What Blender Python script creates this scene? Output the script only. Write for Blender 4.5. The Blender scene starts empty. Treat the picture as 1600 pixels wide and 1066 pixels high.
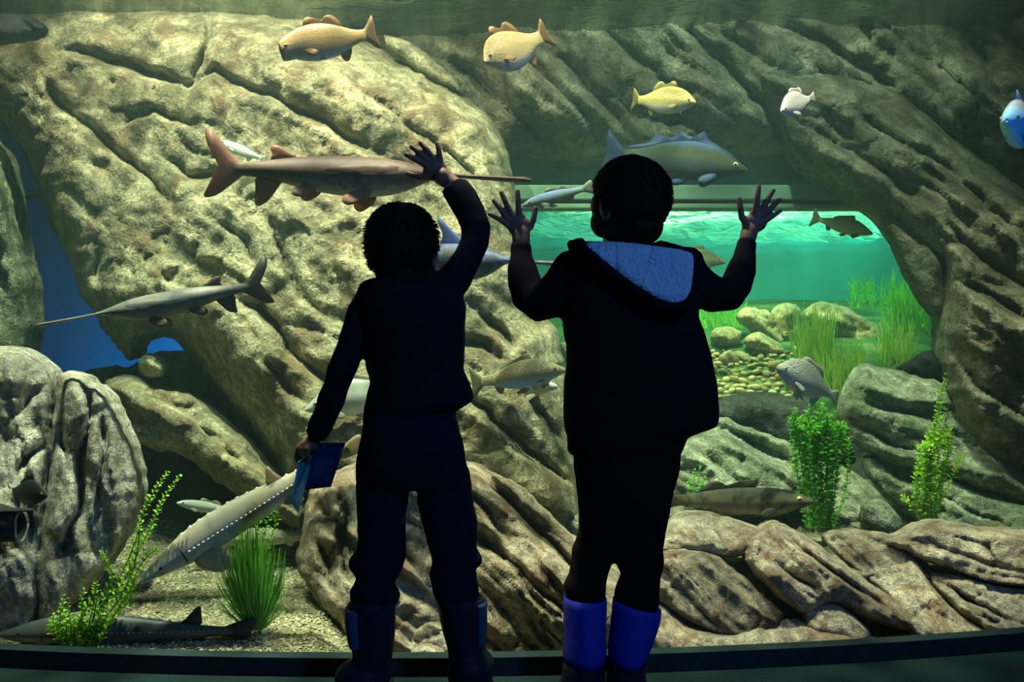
import bpy, bmesh, math, random
import numpy as np
from mathutils import Vector, Matrix, noise as mnoise

# ------------------------------------------------------------------ camera, world, lamps, exposure
F = 1556.0            # focal length in pixels of the 1600 px wide frame
CX, CY = 800.0, 533.0
CAMZ = 0.83
scene = bpy.context.scene
COL = scene.collection
random.seed(7)
RNG = np.random.default_rng(11)

cam_d = bpy.data.cameras.new('camera')
cam_d.sensor_width = 36.0
cam_d.lens = 36.0 * F / 1600.0
cam = bpy.data.objects.new('camera', cam_d)
cam.location = (0, 0, CAMZ)
cam.rotation_euler = (math.pi / 2, 0, 0)
cam_d.clip_start = 0.05
COL.objects.link(cam)
scene.camera = cam

vs = scene.view_settings
vs.view_transform = 'Standard'
vs.look = 'None'
vs.gamma = 1.0
vs.exposure = 0.22
vs.use_curve_mapping = False
cy = scene.cycles
cy.use_denoising = True
cy.max_bounces = 5
cy.use_light_tree = False
cy.diffuse_bounces = 2
cy.glossy_bounces = 2
cy.adaptive_threshold = 0.045
cy.transparent_max_bounces = 24
cy.volume_bounces = 0
cy.sample_clamp_indirect = 3.0
cy.caustics_reflective = False
cy.caustics_refractive = False

world = bpy.data.worlds.new('hall_dark')
scene.world = world
world.use_nodes = True
world.node_tree.nodes['Background'].inputs[0].default_value = (0.25, 0.45, 1.0, 1)
world.node_tree.nodes['Background'].inputs[1].default_value = 0.004


def aim(o, target):
    d = Vector(target) - o.location
    o.rotation_euler = d.to_track_quat('-Z', 'Y').to_euler()


def lamp(name, kind, loc, target, power, color, size=0.3, spot=1.2, blend=0.6, caustic=None):
    l = bpy.data.lights.new(name, kind)
    l.energy = power
    l.color = color
    if kind == 'AREA':
        l.shape = 'DISK'
        l.size = size
    else:
        l.shadow_soft_size = size
    if kind == 'SPOT':
        l.spot_size = spot
        l.spot_blend = blend
    if caustic:
        # rippling water surface above the tank breaks the beam into a caustic net
        l.use_nodes = True
        nt = l.node_tree
        em = nt.nodes['Emission']
        tc = nt.nodes.new('ShaderNodeTexCoord')
        mp = nt.nodes.new('ShaderNodeMapping')
        mp.inputs['Scale'].default_value = (caustic, caustic, caustic)
        nz = nt.nodes.new('ShaderNodeTexNoise')
        nz.inputs['Scale'].default_value = 1.3
        nz.inputs['Detail'].default_value = 2
        mx = nt.nodes.new('ShaderNodeMix')
        mx.data_type = 'VECTOR'
        mx.inputs['Factor'].default_value = 0.35
        vo = nt.nodes.new('ShaderNodeTexVoronoi')
        vo.feature = 'SMOOTH_F1'
        vo.inputs['Scale'].default_value = 1.0
        rp = nt.nodes.new('ShaderNodeMapRange')
        rp.inputs['From Min'].default_value = 0.15
        rp.inputs['From Max'].default_value = 0.75
        rp.inputs['To Min'].default_value = 0.3
        rp.inputs['To Max'].default_value = 2.4
        L = nt.links
        L.new(tc.outputs['Normal'], mp.inputs['Vector'])
        L.new(mp.outputs[0], nz.inputs['Vector'])
        L.new(mp.outputs[0], mx.inputs[4])
        L.new(nz.outputs['Color'], mx.inputs[5])
        L.new(mx.outputs[1], vo.inputs['Vector'])
        L.new(vo.outputs['Distance'], rp.inputs['Value'])
        L.new(rp.outputs[0], em.inputs['Strength'])
    o = bpy.data.objects.new(name, l)
    o.location = loc
    COL.objects.link(o)
    aim(o, target)
    return o

WARM = (1.0, 0.86, 0.62)
GREENISH = (0.92, 1.0, 0.78)
# flood lamps hung above the open top of the main tank
lamp('tank_flood_lamp', 'SPOT', (-1.25, 2.95, 3.6), (-0.95, 4.0, 0.8), 480, WARM, 0.04, 1.5, 0.8, 44)
lamp('tank_flood_lamp', 'SPOT', (-0.1, 2.95, 3.6), (-0.1, 3.5, 0.5), 330, WARM, 0.04, 1.35, 0.8, 40)
lamp('tank_flood_lamp', 'SPOT', (1.1, 2.85, 3.5), (1.1, 3.2, 0.3), 520, WARM, 0.06, 1.2, 0.8, 26)
lamp('tank_flood_lamp', 'SPOT', (0.9, 3.2, 3.6), (1.0, 4.6, 1.3), 165, GREENISH, 0.06, 1.4, 0.9, 26)
lamp('tank_flood_lamp', 'SPOT', (-1.7, 2.8, 3.4), (-1.5, 3.1, 0.4), 380, GREENISH, 0.06, 1.1, 0.8, 26)
# lamps above the second pool behind the rock window
lamp('pool_lamp', 'SPOT', (1.0, 5.45, 2.5), (1.25, 6.0, 0.7), 620, (1.0, 0.84, 0.42), 0.05, 1.7, 0.8, 24)
lamp('pool_lamp', 'SPOT', (1.6, 6.6, 4.6), (1.2, 7.6, 1.2), 620, (0.40, 1.0, 0.92), 0.15, 1.6, 0.8)
lamp('pool_lamp', 'SPOT', (4.2, 6.7, 2.35), (1.2, 6.8, 1.6), 700, (0.7, 1.0, 0.75), 0.1, 1.5, 0.8)  # added low lamp raking across the surface to bring out the ripples
# blue lamp in the passage behind the arch
lamp('passage_lamp', 'SPOT', (-1.75, 5.45, 0.5), (-2.45, 6.1, 0.62), 34, (0.0, 0.42, 1.0), 0.1, 2.4, 0.9)
# blue lamp on the ceiling of the viewing hall, behind the photographer
lamp('hall_lamp', 'SPOT', (1.5, -0.6, 2.6), (0.25, 2.4, 0.75), 120, (0.20, 0.44, 1.0), 0.2, 1.0, 0.8)
# blue accent lamps at floor level in the hall, shining up into the tank
lamp('hall_lamp', 'SPOT', (0.6, -0.9, 0.12), (0.2, 3.2, 1.5), 9, (0.06, 0.30, 1.0), 0.1, 0.9, 0.9)
lamp('hall_lamp', 'SPOT', (2.1, 0.3, 0.9), (1.45, 2.95, 1.45), 60, (0.05, 0.35, 1.0), 0.05, 0.22, 0.9)


# ------------------------------------------------------------------ helpers
def P(px, py, Y):
    return Vector(((px - CX) / F * Y, Y, CAMZ - (py - CY) / F * Y))


def link(o, parent=None):
    COL.objects.link(o)
    if parent is not None:
        o.parent = parent
    return o


def tag(o, label, cat, group=None, kind=None):
    if label:
        o['label'] = label
    if cat:
        o['category'] = cat
    if group:
        o['group'] = group
    if kind:
        o['kind'] = kind
    return o


def mesh_obj(name, verts, faces, mat=None, parent=None, smooth=True, loc=None):
    me = bpy.data.meshes.new(name)
    if loc is not None:
        l = Vector(loc)
        verts = [(v[0] - l.x, v[1] - l.y, v[2] - l.z) for v in verts]
    if isinstance(verts, np.ndarray):
        verts = verts.tolist()
    if isinstance(faces, np.ndarray):
        faces = faces.tolist()
    me.from_pydata(verts, [], faces)
    me.update()
    if smooth:
        me.polygons.foreach_set('use_smooth', [True] * len(me.polygons))
    if mat:
        me.materials.append(mat)
    o = bpy.data.objects.new(name, me)
    if loc is not None:
        o.location = loc
    return link(o, parent)


def empty(name, loc=(0, 0, 0)):
    o = bpy.data.objects.new(name, None)
    o.location = loc
    o.empty_display_size = 0.05
    return link(o)


# ------------------------------------------------------------------ numpy noise
def _hash(ix, iy, iz, seed):
    h = (ix * 374761393 + iy * 668265263 + iz * 2147483647 + seed * 974634777) & 0xFFFFFFFF
    h = ((h ^ (h >> 13)) * 1274126177) & 0xFFFFFFFF
    h = ((h ^ (h >> 16)) * 2246822519) & 0xFFFFFFFF
    return ((h ^ (h >> 15)) & 0xFFFFFF) / float(0xFFFFFF)


def vnoise(x, y, z=None, seed=0):
    x = np.asarray(x, float)
    y = np.asarray(y, float)
    z = np.zeros_like(x) if z is None else np.asarray(z, float)
    ix, iy, iz = np.floor(x).astype(np.int64), np.floor(y).astype(np.int64), np.floor(z).astype(np.int64)
    fx, fy, fz = x - ix, y - iy, z - iz
    fx, fy, fz = [t * t * t * (t * (t * 6 - 15) + 10) for t in (fx, fy, fz)]
    r = 0
    for dx in (0, 1):
        wx = fx if dx else 1 - fx
        for dy in (0, 1):
            wy = fy if dy else 1 - fy
            for dz in (0, 1):
                wz = fz if dz else 1 - fz
                r = r + _hash(ix + dx, iy + dy, iz + dz, seed) * wx * wy * wz
    return r * 2 - 1


def fbm(x, y, octaves=4, seed=0, gain=0.5):
    a, s, r = 1.0, 1.0, 0
    for k in range(octaves):
        r = r + a * vnoise(x * s, y * s, None, seed + k * 17)
        a *= gain
        s *= 2.03
    return r


# ------------------------------------------------------------------ material helpers
class NT:
    def __init__(self, name):
        self.m = bpy.data.materials.new(name)
        self.m.use_nodes = True
        self.nt = self.m.node_tree
        self.bsdf = self.nt.nodes['Principled BSDF']
        self.out = self.nt.nodes['Material Output']

    def n(self, typ, **kw):
        nd = self.nt.nodes.new('ShaderNode' + typ)
        for k, v in kw.items():
            setattr(nd, k, v)
        return nd

    def l(self, a, b):
        self.nt.links.new(a, b)

    def coord(self, kind='Object', scale=(1, 1, 1), rot=(0, 0, 0)):
        tc = self.n('TexCoord')
        mp = self.n('Mapping')
        mp.inputs['Scale'].default_value = scale
        mp.inputs['Rotation'].default_value = rot
        self.l(tc.outputs[kind], mp.inputs[0])
        return mp.outputs[0]

    def noise(self, vec, scale, detail=4, rough=0.55, dist=0.0):
        nd = self.n('TexNoise')
        nd.inputs['Scale'].default_value = scale
        nd.inputs['Detail'].default_value = detail
        nd.inputs['Roughness'].default_value = rough
        nd.inputs['Distortion'].default_value = dist
        self.l(vec, nd.inputs['Vector'])
        return nd.outputs['Fac']

    def ramp(self, fac, stops):
        r = self.n('ValToRGB')
        e = r.color_ramp.elements
        while len(e) < len(stops):
            e.new(0.5)
        for el, (p, c) in zip(e, stops):
            el.position = p
            el.color = (*c, 1) if len(c) == 3 else c
        self.l(fac, r.inputs[0])
        return r.outputs[0]

    def mix(self, fac, a, b, mode='MIX'):
        m = self.n('Mix', data_type='RGBA', blend_type=mode)
        for sock, val in ((m.inputs[0], fac), (m.inputs[6], a), (m.inputs[7], b)):
            if isinstance(val, (int, float)):
                sock.default_value = val
            elif isinstance(val, tuple):
                sock.default_value = (*val, 1)
            else:
                self.l(val, sock)
        return m.outputs[2]

    def math(self, op, a, b=0.5):
        m = self.n('Math', operation=op)
        for sock, val in ((m.inputs[0], a), (m.inputs[1], b)):
            if isinstance(val, (int, float)):
                sock.default_value = val
            else:
                self.l(val, sock)
        return m.outputs[0]

    def bump(self, height, strength=0.5, dist=0.02):
        b = self.n('Bump')
        b.inputs['Strength'].default_value = strength
        b.inputs['Distance'].default_value = dist
        self.l(height, b.inputs['Height'])
        self.l(b.outputs[0], self.bsdf.inputs['Normal'])

    def set(self, color=None, rough=0.6, spec=0.3, **kw):
        if color is not None:
            if isinstance(color, tuple):
                self.bsdf.inputs['Base Color'].default_value = (*color, 1)
            else:
                self.l(color, self.bsdf.inputs['Base Color'])
        self.bsdf.inputs['Roughness'].default_value = rough
        self.bsdf.inputs['Specular IOR Level'].default_value = spec
        for k, v in kw.items():
            self.bsdf.inputs[k].default_value = v
        return self.m


def rock_mat(name, light, mid, dark, stain, angle=0.6, scale=1.0, bump=0.5, streak=5.0, fine=1.0):
    t = NT(name)
    v = t.coord('Object')
    # strata run along the bedding direction of the rock, seen in the vertical plane
    rot = t.coord('Object', (1, 1, 1), (0, -angle, 0))
    sm = t.n('Mapping')
    sm.inputs['Scale'].default_value = (1.0, 1.0, streak * 0.7)
    t.l(rot, sm.inputs[0])
    vr = sm.outputs[0]
    pale = tuple(min(1.0, c * 1.45) for c in light)
    big = t.noise(v, 2.4 * scale, 4, 0.62, 0.8)
    c = t.ramp(big, [(0.30, mid), (0.43, light), (0.55, mid), (0.66, light), (0.75, pale)])
    med = t.noise(v, 13.0 * scale, 5, 0.68, 0.5)
    c = t.mix(1.0, c, t.ramp(med, [(0.30, (0.25, 0.26, 0.25)), (0.47, (0.82, 0.82, 0.82)), (0.70, (1.6, 1.58, 1.5))]), 'MULTIPLY')
    c = t.mix(t.math('MULTIPLY', t.ramp(t.noise(v, 4.6 * scale, 5, 0.7, 1.2), [(0.49, (0, 0, 0)), (0.60, (1, 1, 1))]), 0.8), c, stain)
    st = t.noise(vr, 2.6 * scale, 4, 0.6, 0.6)
    c = t.mix(t.math('MULTIPLY', t.ramp(st, [(0.54, (0, 0, 0)), (0.70, (1, 1, 1))]), 0.45), c, dark)
    c = t.mix(t.math('MULTIPLY', t.ramp(st, [(0.30, (1, 1, 1)), (0.40, (0, 0, 0))]), 0.5), c, pale)
    vein = t.ramp(t.noise(vr, 1.5 * scale, 3, 0.55, 1.0), [(0.485, (0, 0, 0)), (0.50, (1, 1, 1)), (0.515, (0, 0, 0))])
    c = t.mix(t.math('MULTIPLY', vein, 0.3), c, dark)
    grain = t.noise(v, 75 * scale * fine, 3, 0.75)
    c = t.mix(t.math('MULTIPLY', t.ramp(grain, [(0.46, (0, 0, 0)), (0.62, (1, 1, 1))]), 0.7), c, dark)
    h = t.math('ADD', t.math('MULTIPLY', st, 0.7), t.math('ADD', t.math('MULTIPLY', med, 0.9), t.math('MULTIPLY', grain, 0.28)))
    t.bump(h, bump, 0.06)
    return t.set(c, 0.85, 0.15)


M_BACK = rock_mat('rock_olive', (0.42, 0.39, 0.24), (0.28, 0.265, 0.16), (0.09, 0.085, 0.05), (0.16, 0.10, 0.05), 0.6, 1.0, 0.6)
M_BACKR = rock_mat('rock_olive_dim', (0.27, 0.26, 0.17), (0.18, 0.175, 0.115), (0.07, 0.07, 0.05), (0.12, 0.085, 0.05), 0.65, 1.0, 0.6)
M_GREY = rock_mat('rock_grey_green', (0.56, 0.55, 0.46), (0.40, 0.40, 0.32), (0.13, 0.14, 0.11), (0.26, 0.22, 0.14), 1.2, 1.3, 0.6, 4.0)
M_FRONT = rock_mat('rock_brown_beige', (0.60, 0.52, 0.40), (0.42, 0.34, 0.245), (0.14, 0.11, 0.08), (0.27, 0.16, 0.09), 0.7, 1.7, 0.7, 4.0, 1.6)
M_FRONT2 = rock_mat('rock_brown_dark', (0.44, 0.38, 0.29), (0.29, 0.24, 0.175), (0.08, 0.06, 0.045), (0.16, 0.09, 0.05), 0.7, 1.8, 0.7, 3.0, 1.8)
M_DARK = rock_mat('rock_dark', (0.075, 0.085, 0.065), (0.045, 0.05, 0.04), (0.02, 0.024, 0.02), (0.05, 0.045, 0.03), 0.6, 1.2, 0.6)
M_MOSS = rock_mat('rock_mossy', (0.36, 0.38, 0.26), (0.24, 0.26, 0.17), (0.07, 0.085, 0.05), (0.10, 0.12, 0.05), 0.6, 1.3, 0.6)
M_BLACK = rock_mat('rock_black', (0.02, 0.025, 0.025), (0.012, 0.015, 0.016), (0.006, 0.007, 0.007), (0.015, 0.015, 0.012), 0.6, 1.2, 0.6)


# ------------------------------------------------------------------ rocks built from an outline with real depth and thickness
def subdivide_outline(pts, maxlen, rough, seed):
    out = []
    n = len(pts)
    for i in range(n):
        a = np.array(pts[i], float)
        b = np.array(pts[(i + 1) % n], float)
        L = np.linalg.norm(b - a)
        k = max(1, int(L / maxlen))
        nrm = np.array([-(b - a)[1], (b - a)[0]]) / max(L, 1e-6)
        for j in range(k):
            t = j / k
            p = a + (b - a) * t
            w = math.sin(math.pi * t) if k > 1 else 0
            d = rough * (0.6 * w + 0.4) * float(fbm(np.array([p[0] * 0.02]), np.array([p[1] * 0.02]), 4, seed)[0])
            out.append(p + nrm * d)
    return np.array(out)


def chaikin(pts, it=1):
    p = np.array(pts, float)
    for _ in range(it):
        q = np.roll(p, -1, axis=0)
        p = np.stack([p * 0.78 + q * 0.22, p * 0.22 + q * 0.78], 1).reshape(-1, 2)
    return p


def seg_dist(pts, A, B):
    # distance and closest point of each of pts to the segments A-B
    best = np.full(len(pts), 1e9)
    close = np.zeros_like(pts)
    side = np.zeros(len(pts))
    for a, b in zip(A, B):
        ab = b - a
        L2 = max(float(ab @ ab), 1e-9)
        t = np.clip(((pts - a) @ ab) / L2, 0, 1)
        c = a + t[:, None] * ab
        d = np.hypot(*(pts - c).T)
        m = d < best
        best[m] = d[m]
        close[m] = c[m]
        side[m] = (ab[0] * (pts[:, 1] - a[1]) - ab[1] * (pts[:, 0] - a[0]))[m]
    return best, close, np.sign(side)


def inside(pts, poly):
    x, y = pts.T
    r = np.zeros(len(pts), bool)
    n = len(poly)
    j = n - 1
    for i in range(n):
        xi, yi = poly[i]
        xj, yj = poly[j]
        c = ((yi > y) != (yj > y)) & (x < (xj - xi) * (y - yi) / (yj - yi + 1e-12) + xi)
        r ^= c
        j = i
    return r


def rock(name, label, outline, Y, mat, bulge=0.3, R=60, back=None, tilt=(0, 0), cracks=(), step=6, lump=0.05,
         strata=(0.6, 0.03), rough=8, seed=1, lumpf=0.006, group=None, category='rock', smooth_it=1, finea=0.006, parent=None,
         kind=None, facet=0.0, grow=1.0, chip=0.013, cell=(130, 50)):
    """outline in frame pixels of the rock's silhouette at distance Y (+ tilt metres per 100 px in x, y)"""
    if grow != 1.0:
        oc = np.mean(np.array(outline, float), 0)
        outline = [tuple(oc + (np.array(q, float) - oc) * grow) for q in outline]
    poly = subdivide_outline(chaikin(outline, smooth_it), step * 1.2, rough, seed)
    x0, y0 = poly.min(0) - step
    x1, y1 = poly.max(0) + step
    nx, ny = int((x1 - x0) / step) + 2, int((y1 - y0) / step) + 2
    gx, gy = np.meshgrid(x0 + np.arange(nx) * step, y0 + np.arange(ny) * step, indexing='ij')
    pts = np.stack([gx.ravel(), gy.ravel()], 1)
    cc = pts.reshape(nx, ny, 2)
    cen = ((cc[:-1, :-1] + cc[1:, 1:]) / 2).reshape(-1, 2)
    keep = inside(cen, poly).reshape(nx - 1, ny - 1)
    idx = np.arange(nx * ny).reshape(nx, ny)
    quads = np.stack([idx[:-1, :-1], idx[1:, :-1], idx[1:, 1:], idx[:-1, 1:]], -1)[keep]
    used = np.unique(quads)
    remap = -np.ones(nx * ny, int)
    remap[used] = np.arange(len(used))
    quads = remap[quads]
    p = pts[used]
    # boundary vertices: in fewer than 4 kept quads
    cnt = np.bincount(quads.ravel(), minlength=len(p))
    bnd = cnt < 4
    d, close, _ = seg_dist(p, poly, np.roll(poly, -1, 0))
    p = p.copy()
    p[bnd] = close[bnd]
    d[bnd] = 0
    e = np.clip(d / R, 0, 1)
    prof = np.sqrt(np.clip(1 - (1 - e) ** 2, 0, 1))
    cxm, cym = poly.mean(0)
    Yp = Y + tilt[0] * (p[:, 0] - cxm) / 100 + tilt[1] * (p[:, 1] - cym) / 100
    h = bulge * prof
    edge = np.clip(d / (R * 0.5), 0, 1)
    # broad lumps and bedding ridges
    h = h + lump * edge * fbm(p[:, 0] * lumpf, p[:, 1] * lumpf, 3, seed + 3)
    ca, sa = math.cos(strata[0]), math.sin(strata[0])
    u = p[:, 0] * ca + p[:, 1] * sa
    v = -p[:, 0] * sa + p[:, 1] * ca
    wv = v + 14 * fbm(u * 0.006, v * 0.006, 2, seed + 9)
    rid = 1 - np.abs(fbm(u * 0.0035, wv * 0.022, 3, seed + 5))
    h = h + strata[1] * edge * (rid - 0.6)
    if facet:
        q = vnoise(u * 0.004, wv * 0.016, None, seed + 31)
        h = h + facet * edge * (np.round(q * 3) / 3)
    if chip:
        # fractured faces: cells drawn out along the bedding, each with its own tilt, parted by fine joints
        cu, cv = u / cell[0], wv / cell[1]
        cu = cu + 0.35 * fbm(u * 0.01, v * 0.01, 2, seed + 61)
        iu, iv = np.floor(cu), np.floor(cv)
        f1 = np.full(len(p), 9.0)
        f2 = np.full(len(p), 9.0)
        til = np.zeros(len(p))
        for du in (-1, 0, 1):
            for dv in (-1, 0, 1):
                a_, b_ = (iu + du).astype(np.int64), (iv + dv).astype(np.int64)
                z_ = np.zeros_like(a_)
                su = a_ + _hash(a_, b_, z_, seed + 71)
                sv = b_ + _hash(a_, b_, z_ + 1, seed + 71)
                g1 = _hash(a_, b_, z_ + 2, seed + 71) * 2 - 1
                g2 = _hash(a_, b_, z_ + 3, seed + 71) * 2 - 1
                g0 = _hash(a_, b_, z_ + 4, seed + 71) * 2 - 1
                dd = np.hypot(cu - su, cv - sv)
                near = dd < f1
                f2 = np.where(near, f1, np.minimum(f2, dd))
                til = np.where(near, 0.8 * g0 + 1.3 * g1 * (cu - su) + 1.3 * g2 * (cv - sv), til)
                f1 = np.where(near, dd, f1)
        h = h + chip * edge * til - chip * 0.9 * edge * np.exp(-((f2 - f1) / 0.09) ** 1.3)
    h = h + finea * edge * fbm(p[:, 0] * 0.05, p[:, 1] * 0.05, 3, seed + 21)
    for ck in cracks:
        line = np.array(ck[0], float)
        w, dep = ck[1] * 0.9, ck[2] * 1.45
        stp = ck[3] if len(ck) > 3 else 0
        # wiggle the crack
        line = np.vstack([np.linspace(line[i], line[i + 1], 6, endpoint=False) for i in range(len(line) - 1)] + [line[-1:]])
        line = line + np.stack([fbm(line[:, 0] * .03, line[:, 1] * .03, 2, seed + 40), fbm(line[:, 0] * .03, line[:, 1] * .03, 2, seed + 41)], 1) * 5
        dc, cl, sd = seg_dist(p, line[:-1], line[1:])
        # taper at both ends
        ends = np.minimum(np.hypot(*(cl - line[0]).T), np.hypot(*(cl - line[-1]).T))
        tl = np.clip(ends / 40, 0.25, 1)
        h = h - dep * tl * np.exp(-(dc / w) ** 1.25) * np.clip(edge + 0.3, 0, 1)
        if stp:
            h = h + stp * tl * sd * np.exp(-dc / (w * 6)) * (1 - np.exp(-(dc / (0.5 * w)) ** 2)) * edge
    if back is None:
        back = bulge * 0.8
    Yf = Yp - h
    Yb = Yp + back * prof
    n = len(p)
    def world(pp, yy):
        return np.stack([(pp[:, 0] - CX) / F * yy, yy, CAMZ - (pp[:, 1] - CY) / F * yy], 1)
    vf = world(p, Yf)
    # back surface keeps the true size of the silhouette, not of the ray
    pb = world(p, Yp)
    pb[:, 1] = Yb
    bmap = np.arange(n)
    inner = np.where(~bnd)[0]
    bmap[inner] = n + np.arange(len(inner))
    verts = np.vstack([vf, pb[inner]])
    faces = np.vstack([quads[:, ::-1], bmap[quads]])
    zmin = verts[:, 2].min()
    loc = (float(vf[:, 0].mean()), float(Yp.mean()), float(zmin))
    o = mesh_obj(name, verts - np.array(loc), faces, mat, parent)
    o.location = loc
    if parent is None:
        tag(o, label, category if kind != 'structure' else None, group, kind)
    return o

# ------------------------------------------------------------------ hall and tank shell
def glass_y(x):
    px = CX + x * F / 2.55
    return 2.475 + 2.0e-7 * (px - 600.0) ** 2


def curved_wall(name, x0, x1, z0, z1, off0, off1, mat, n=48):
    """a slab that follows the bow of the viewing window, from off0 to off1 behind its front face"""
    v, f = [], []
    for i in range(n + 1):
        x = x0 + (x1 - x0) * i / n
        g = glass_y(x)
        v += [(x, g + off0, z0), (x, g + off1, z0), (x, g + off1, z1), (x, g + off0, z1)]
    for i in range(n):
        a, b = i * 4, i * 4 + 4
        f += [(a, b, b + 3, a + 3), (a + 1, a + 2, b + 2, b + 1), (a + 3, b + 3, b + 2, a + 2), (a, a + 1, b + 1, b)]
    f += [(0, 3, 2, 1), (n * 4, n * 4 + 1, n * 4 + 2, n * 4 + 3)]
    return mesh_obj(name, v, f, mat, smooth=False)


def box(name, x0, x1, y0, y1, z0, z1, mat, parent=None):
    v = [(x, y, z) for x in (x0, x1) for y in (y0, y1) for z in (z0, z1)]
    f = [(0, 1, 3, 2), (4, 6, 7, 5), (0, 4, 5, 1), (2, 3, 7, 6), (0, 2, 6, 4), (1, 5, 7, 3)]
    return mesh_obj(name, v, f, mat, parent, smooth=False)


t = NT('hall_carpet')
nv = t.noise(t.coord('Object'), 220, 3, 0.7)
t.bump(nv, 0.4, 0.004)
M_CARPET = t.set(t.ramp(nv, [(0.3, (0.007, 0.020, 0.021)), (0.7, (0.016, 0.038, 0.038))]), 0.95, 0.05)
t = NT('black_frame')
nv = t.noise(t.coord('Object'), 30, 3, 0.6)
M_FRAME = t.set(t.ramp(nv, [(0.3, (0.010, 0.026, 0.028)), (0.7, (0.018, 0.042, 0.044))]), 0.7, 0.2)
t = NT('hall_wall_paint')
nv = t.noise(t.coord('Object'), 12, 3, 0.6)
M_WALL = t.set(t.ramp(nv, [(0.3, (0.012, 0.014, 0.02)), (0.7, (0.018, 0.02, 0.028))]), 0.9, 0.1)

t = NT('acrylic_pane')
tr = t.n('BsdfTransparent')
t.l(tr.outputs[0], t.out.inputs['Surface'])
t.nt.nodes.remove(t.bsdf)
M_PANE = t.m

def hall_floor():
    v, f = [], []
    n = 40
    for i in range(n + 1):
        x = -3.4 + 6.8 * i / n
        g = glass_y(x) + 0.005
        v += [(x, -2.5, -0.05), (x, g, -0.05), (x, g, 0.0), (x, -2.5, 0.0)]
    for i in range(n):
        a, b = i * 4, i * 4 + 4
        f += [(a, b, b + 3, a + 3), (a + 1, a + 2, b + 2, b + 1), (a + 3, b + 3, b + 2, a + 2), (a, a + 1, b + 1, b)]
    f += [(0, 3, 2, 1), (n * 4, n * 4 + 1, n * 4 + 2, n * 4 + 3)]
    return mesh_obj('floor', v, f, M_CARPET, smooth=False)
fl = hall_floor()
tag(fl, 'dark green carpeted floor of the viewing hall', None, kind='structure')
cb = curved_wall('trim_1', -3.3, 3.3, 0.0, 0.045, -0.012, 0.036, M_FRAME)
tag(cb, 'low black sill under the bowed aquarium window', None, kind='structure')
pane = curved_wall('window_1', -3.3, 3.3, 0.046, 2.45, 0.0, 0.03, M_PANE)
tag(pane, 'bowed clear acrylic pane of the aquarium window', None, kind='structure')
wf = curved_wall('wall_front', -3.3, 3.3, 2.45, 5.2, -0.05, 0.20, M_WALL)
tag(wf, 'dark hall wall above the aquarium window', None, kind='structure')
wl = box('wall_left', -3.6, -3.4, 2.3, 8.0, -0.1, 5.2, M_DARK)
tag(wl, 'dark side wall of the tank on the left', None, kind='structure')
wr = box('wall_right', 4.6, 4.8, 2.3, 8.0, -0.1, 5.2, M_DARK)
tag(wr, 'dark side wall of the tank on the right', None, kind='structure')

# passage and second pool walls
t = NT('blue_passage_wall')
nv = t.noise(t.coord('Object'), 1.5, 3, 0.6)
M_PASS = t.set(t.ramp(nv, [(0.3, (0.10, 0.22, 0.42)), (0.7, (0.14, 0.28, 0.5))]), 0.8, 0.1)
t = NT('pool_wall')
nv = t.noise(t.coord('Object', (1, 1, 0.12)), 5.0, 3, 0.5)
M_POOLW = t.set(t.ramp(nv, [(0.3, (0.02, 0.36, 0.34)), (0.7, (0.03, 0.46, 0.42))]), 0.9, 0.05)
pw = box('wall_passage', -3.4, -0.85, 6.1, 6.2, -0.1, 4.0, M_PASS)
tag(pw, 'blue lit wall at the back of the passage behind the arch', None, kind='structure')
pp = box('wall_partition', -0.85, -0.75, 4.6, 8.0, -0.1, 4.6, M_DARK)
tag(pp, 'dark partition between the passage and the second pool', None, kind='structure')
bw = box('wall_back', -0.75, 4.6, 7.75, 7.85, -0.1, 5.2, M_POOLW)
tag(bw, 'turquoise back wall of the second pool', None, kind='structure')

# ------------------------------------------------------------------ water
t = NT('tank_water')
ab = t.n('VolumeAbsorption')
ab.inputs['Color'].default_value = (0.835, 0.958, 0.925, 1)
ab.inputs['Density'].default_value = 1.0
sc = t.n('VolumeScatter')
sc.inputs['Color'].default_value = (0.5, 0.9, 0.88, 1)
sc.inputs['Density'].default_value = 0.036
sc.inputs['Anisotropy'].default_value = 0.3
ad = t.n('AddShader')
t.l(ab.outputs[0], ad.inputs[0])
t.l(sc.outputs[0], ad.inputs[1])
t.l(ad.outputs[0], t.out.inputs['Volume'])
t.nt.nodes.remove(t.bsdf)
M_WATER = t.m


def water_body():
    n = 40
    v, f = [], []
    for i in range(n + 1):
        x = -3.35 + 7.9 * i / n
        y = glass_y(min(x, 3.3)) + 0.038
        v += [(x, y, -0.2), (x, 7.74, -0.2), (x, 7.74, 2.27), (x, y, 2.27)]
    for i in range(n):
        a, b = i * 4, i * 4 + 4
        f += [(a, b, b + 3, a + 3), (a + 1, a + 2, b + 2, b + 1), (a + 3, b + 3, b + 2, a + 2), (a, a + 1, b + 1, b)]
    f += [(0, 3, 2, 1), (n * 4, n * 4 + 1, n * 4 + 2, n * 4 + 3)]
    o = mesh_obj('tank_water', v, f, M_WATER, smooth=False)
    tag(o, 'clear greenish water filling the tank behind the window', 'water', kind='stuff')
water_body()


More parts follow.
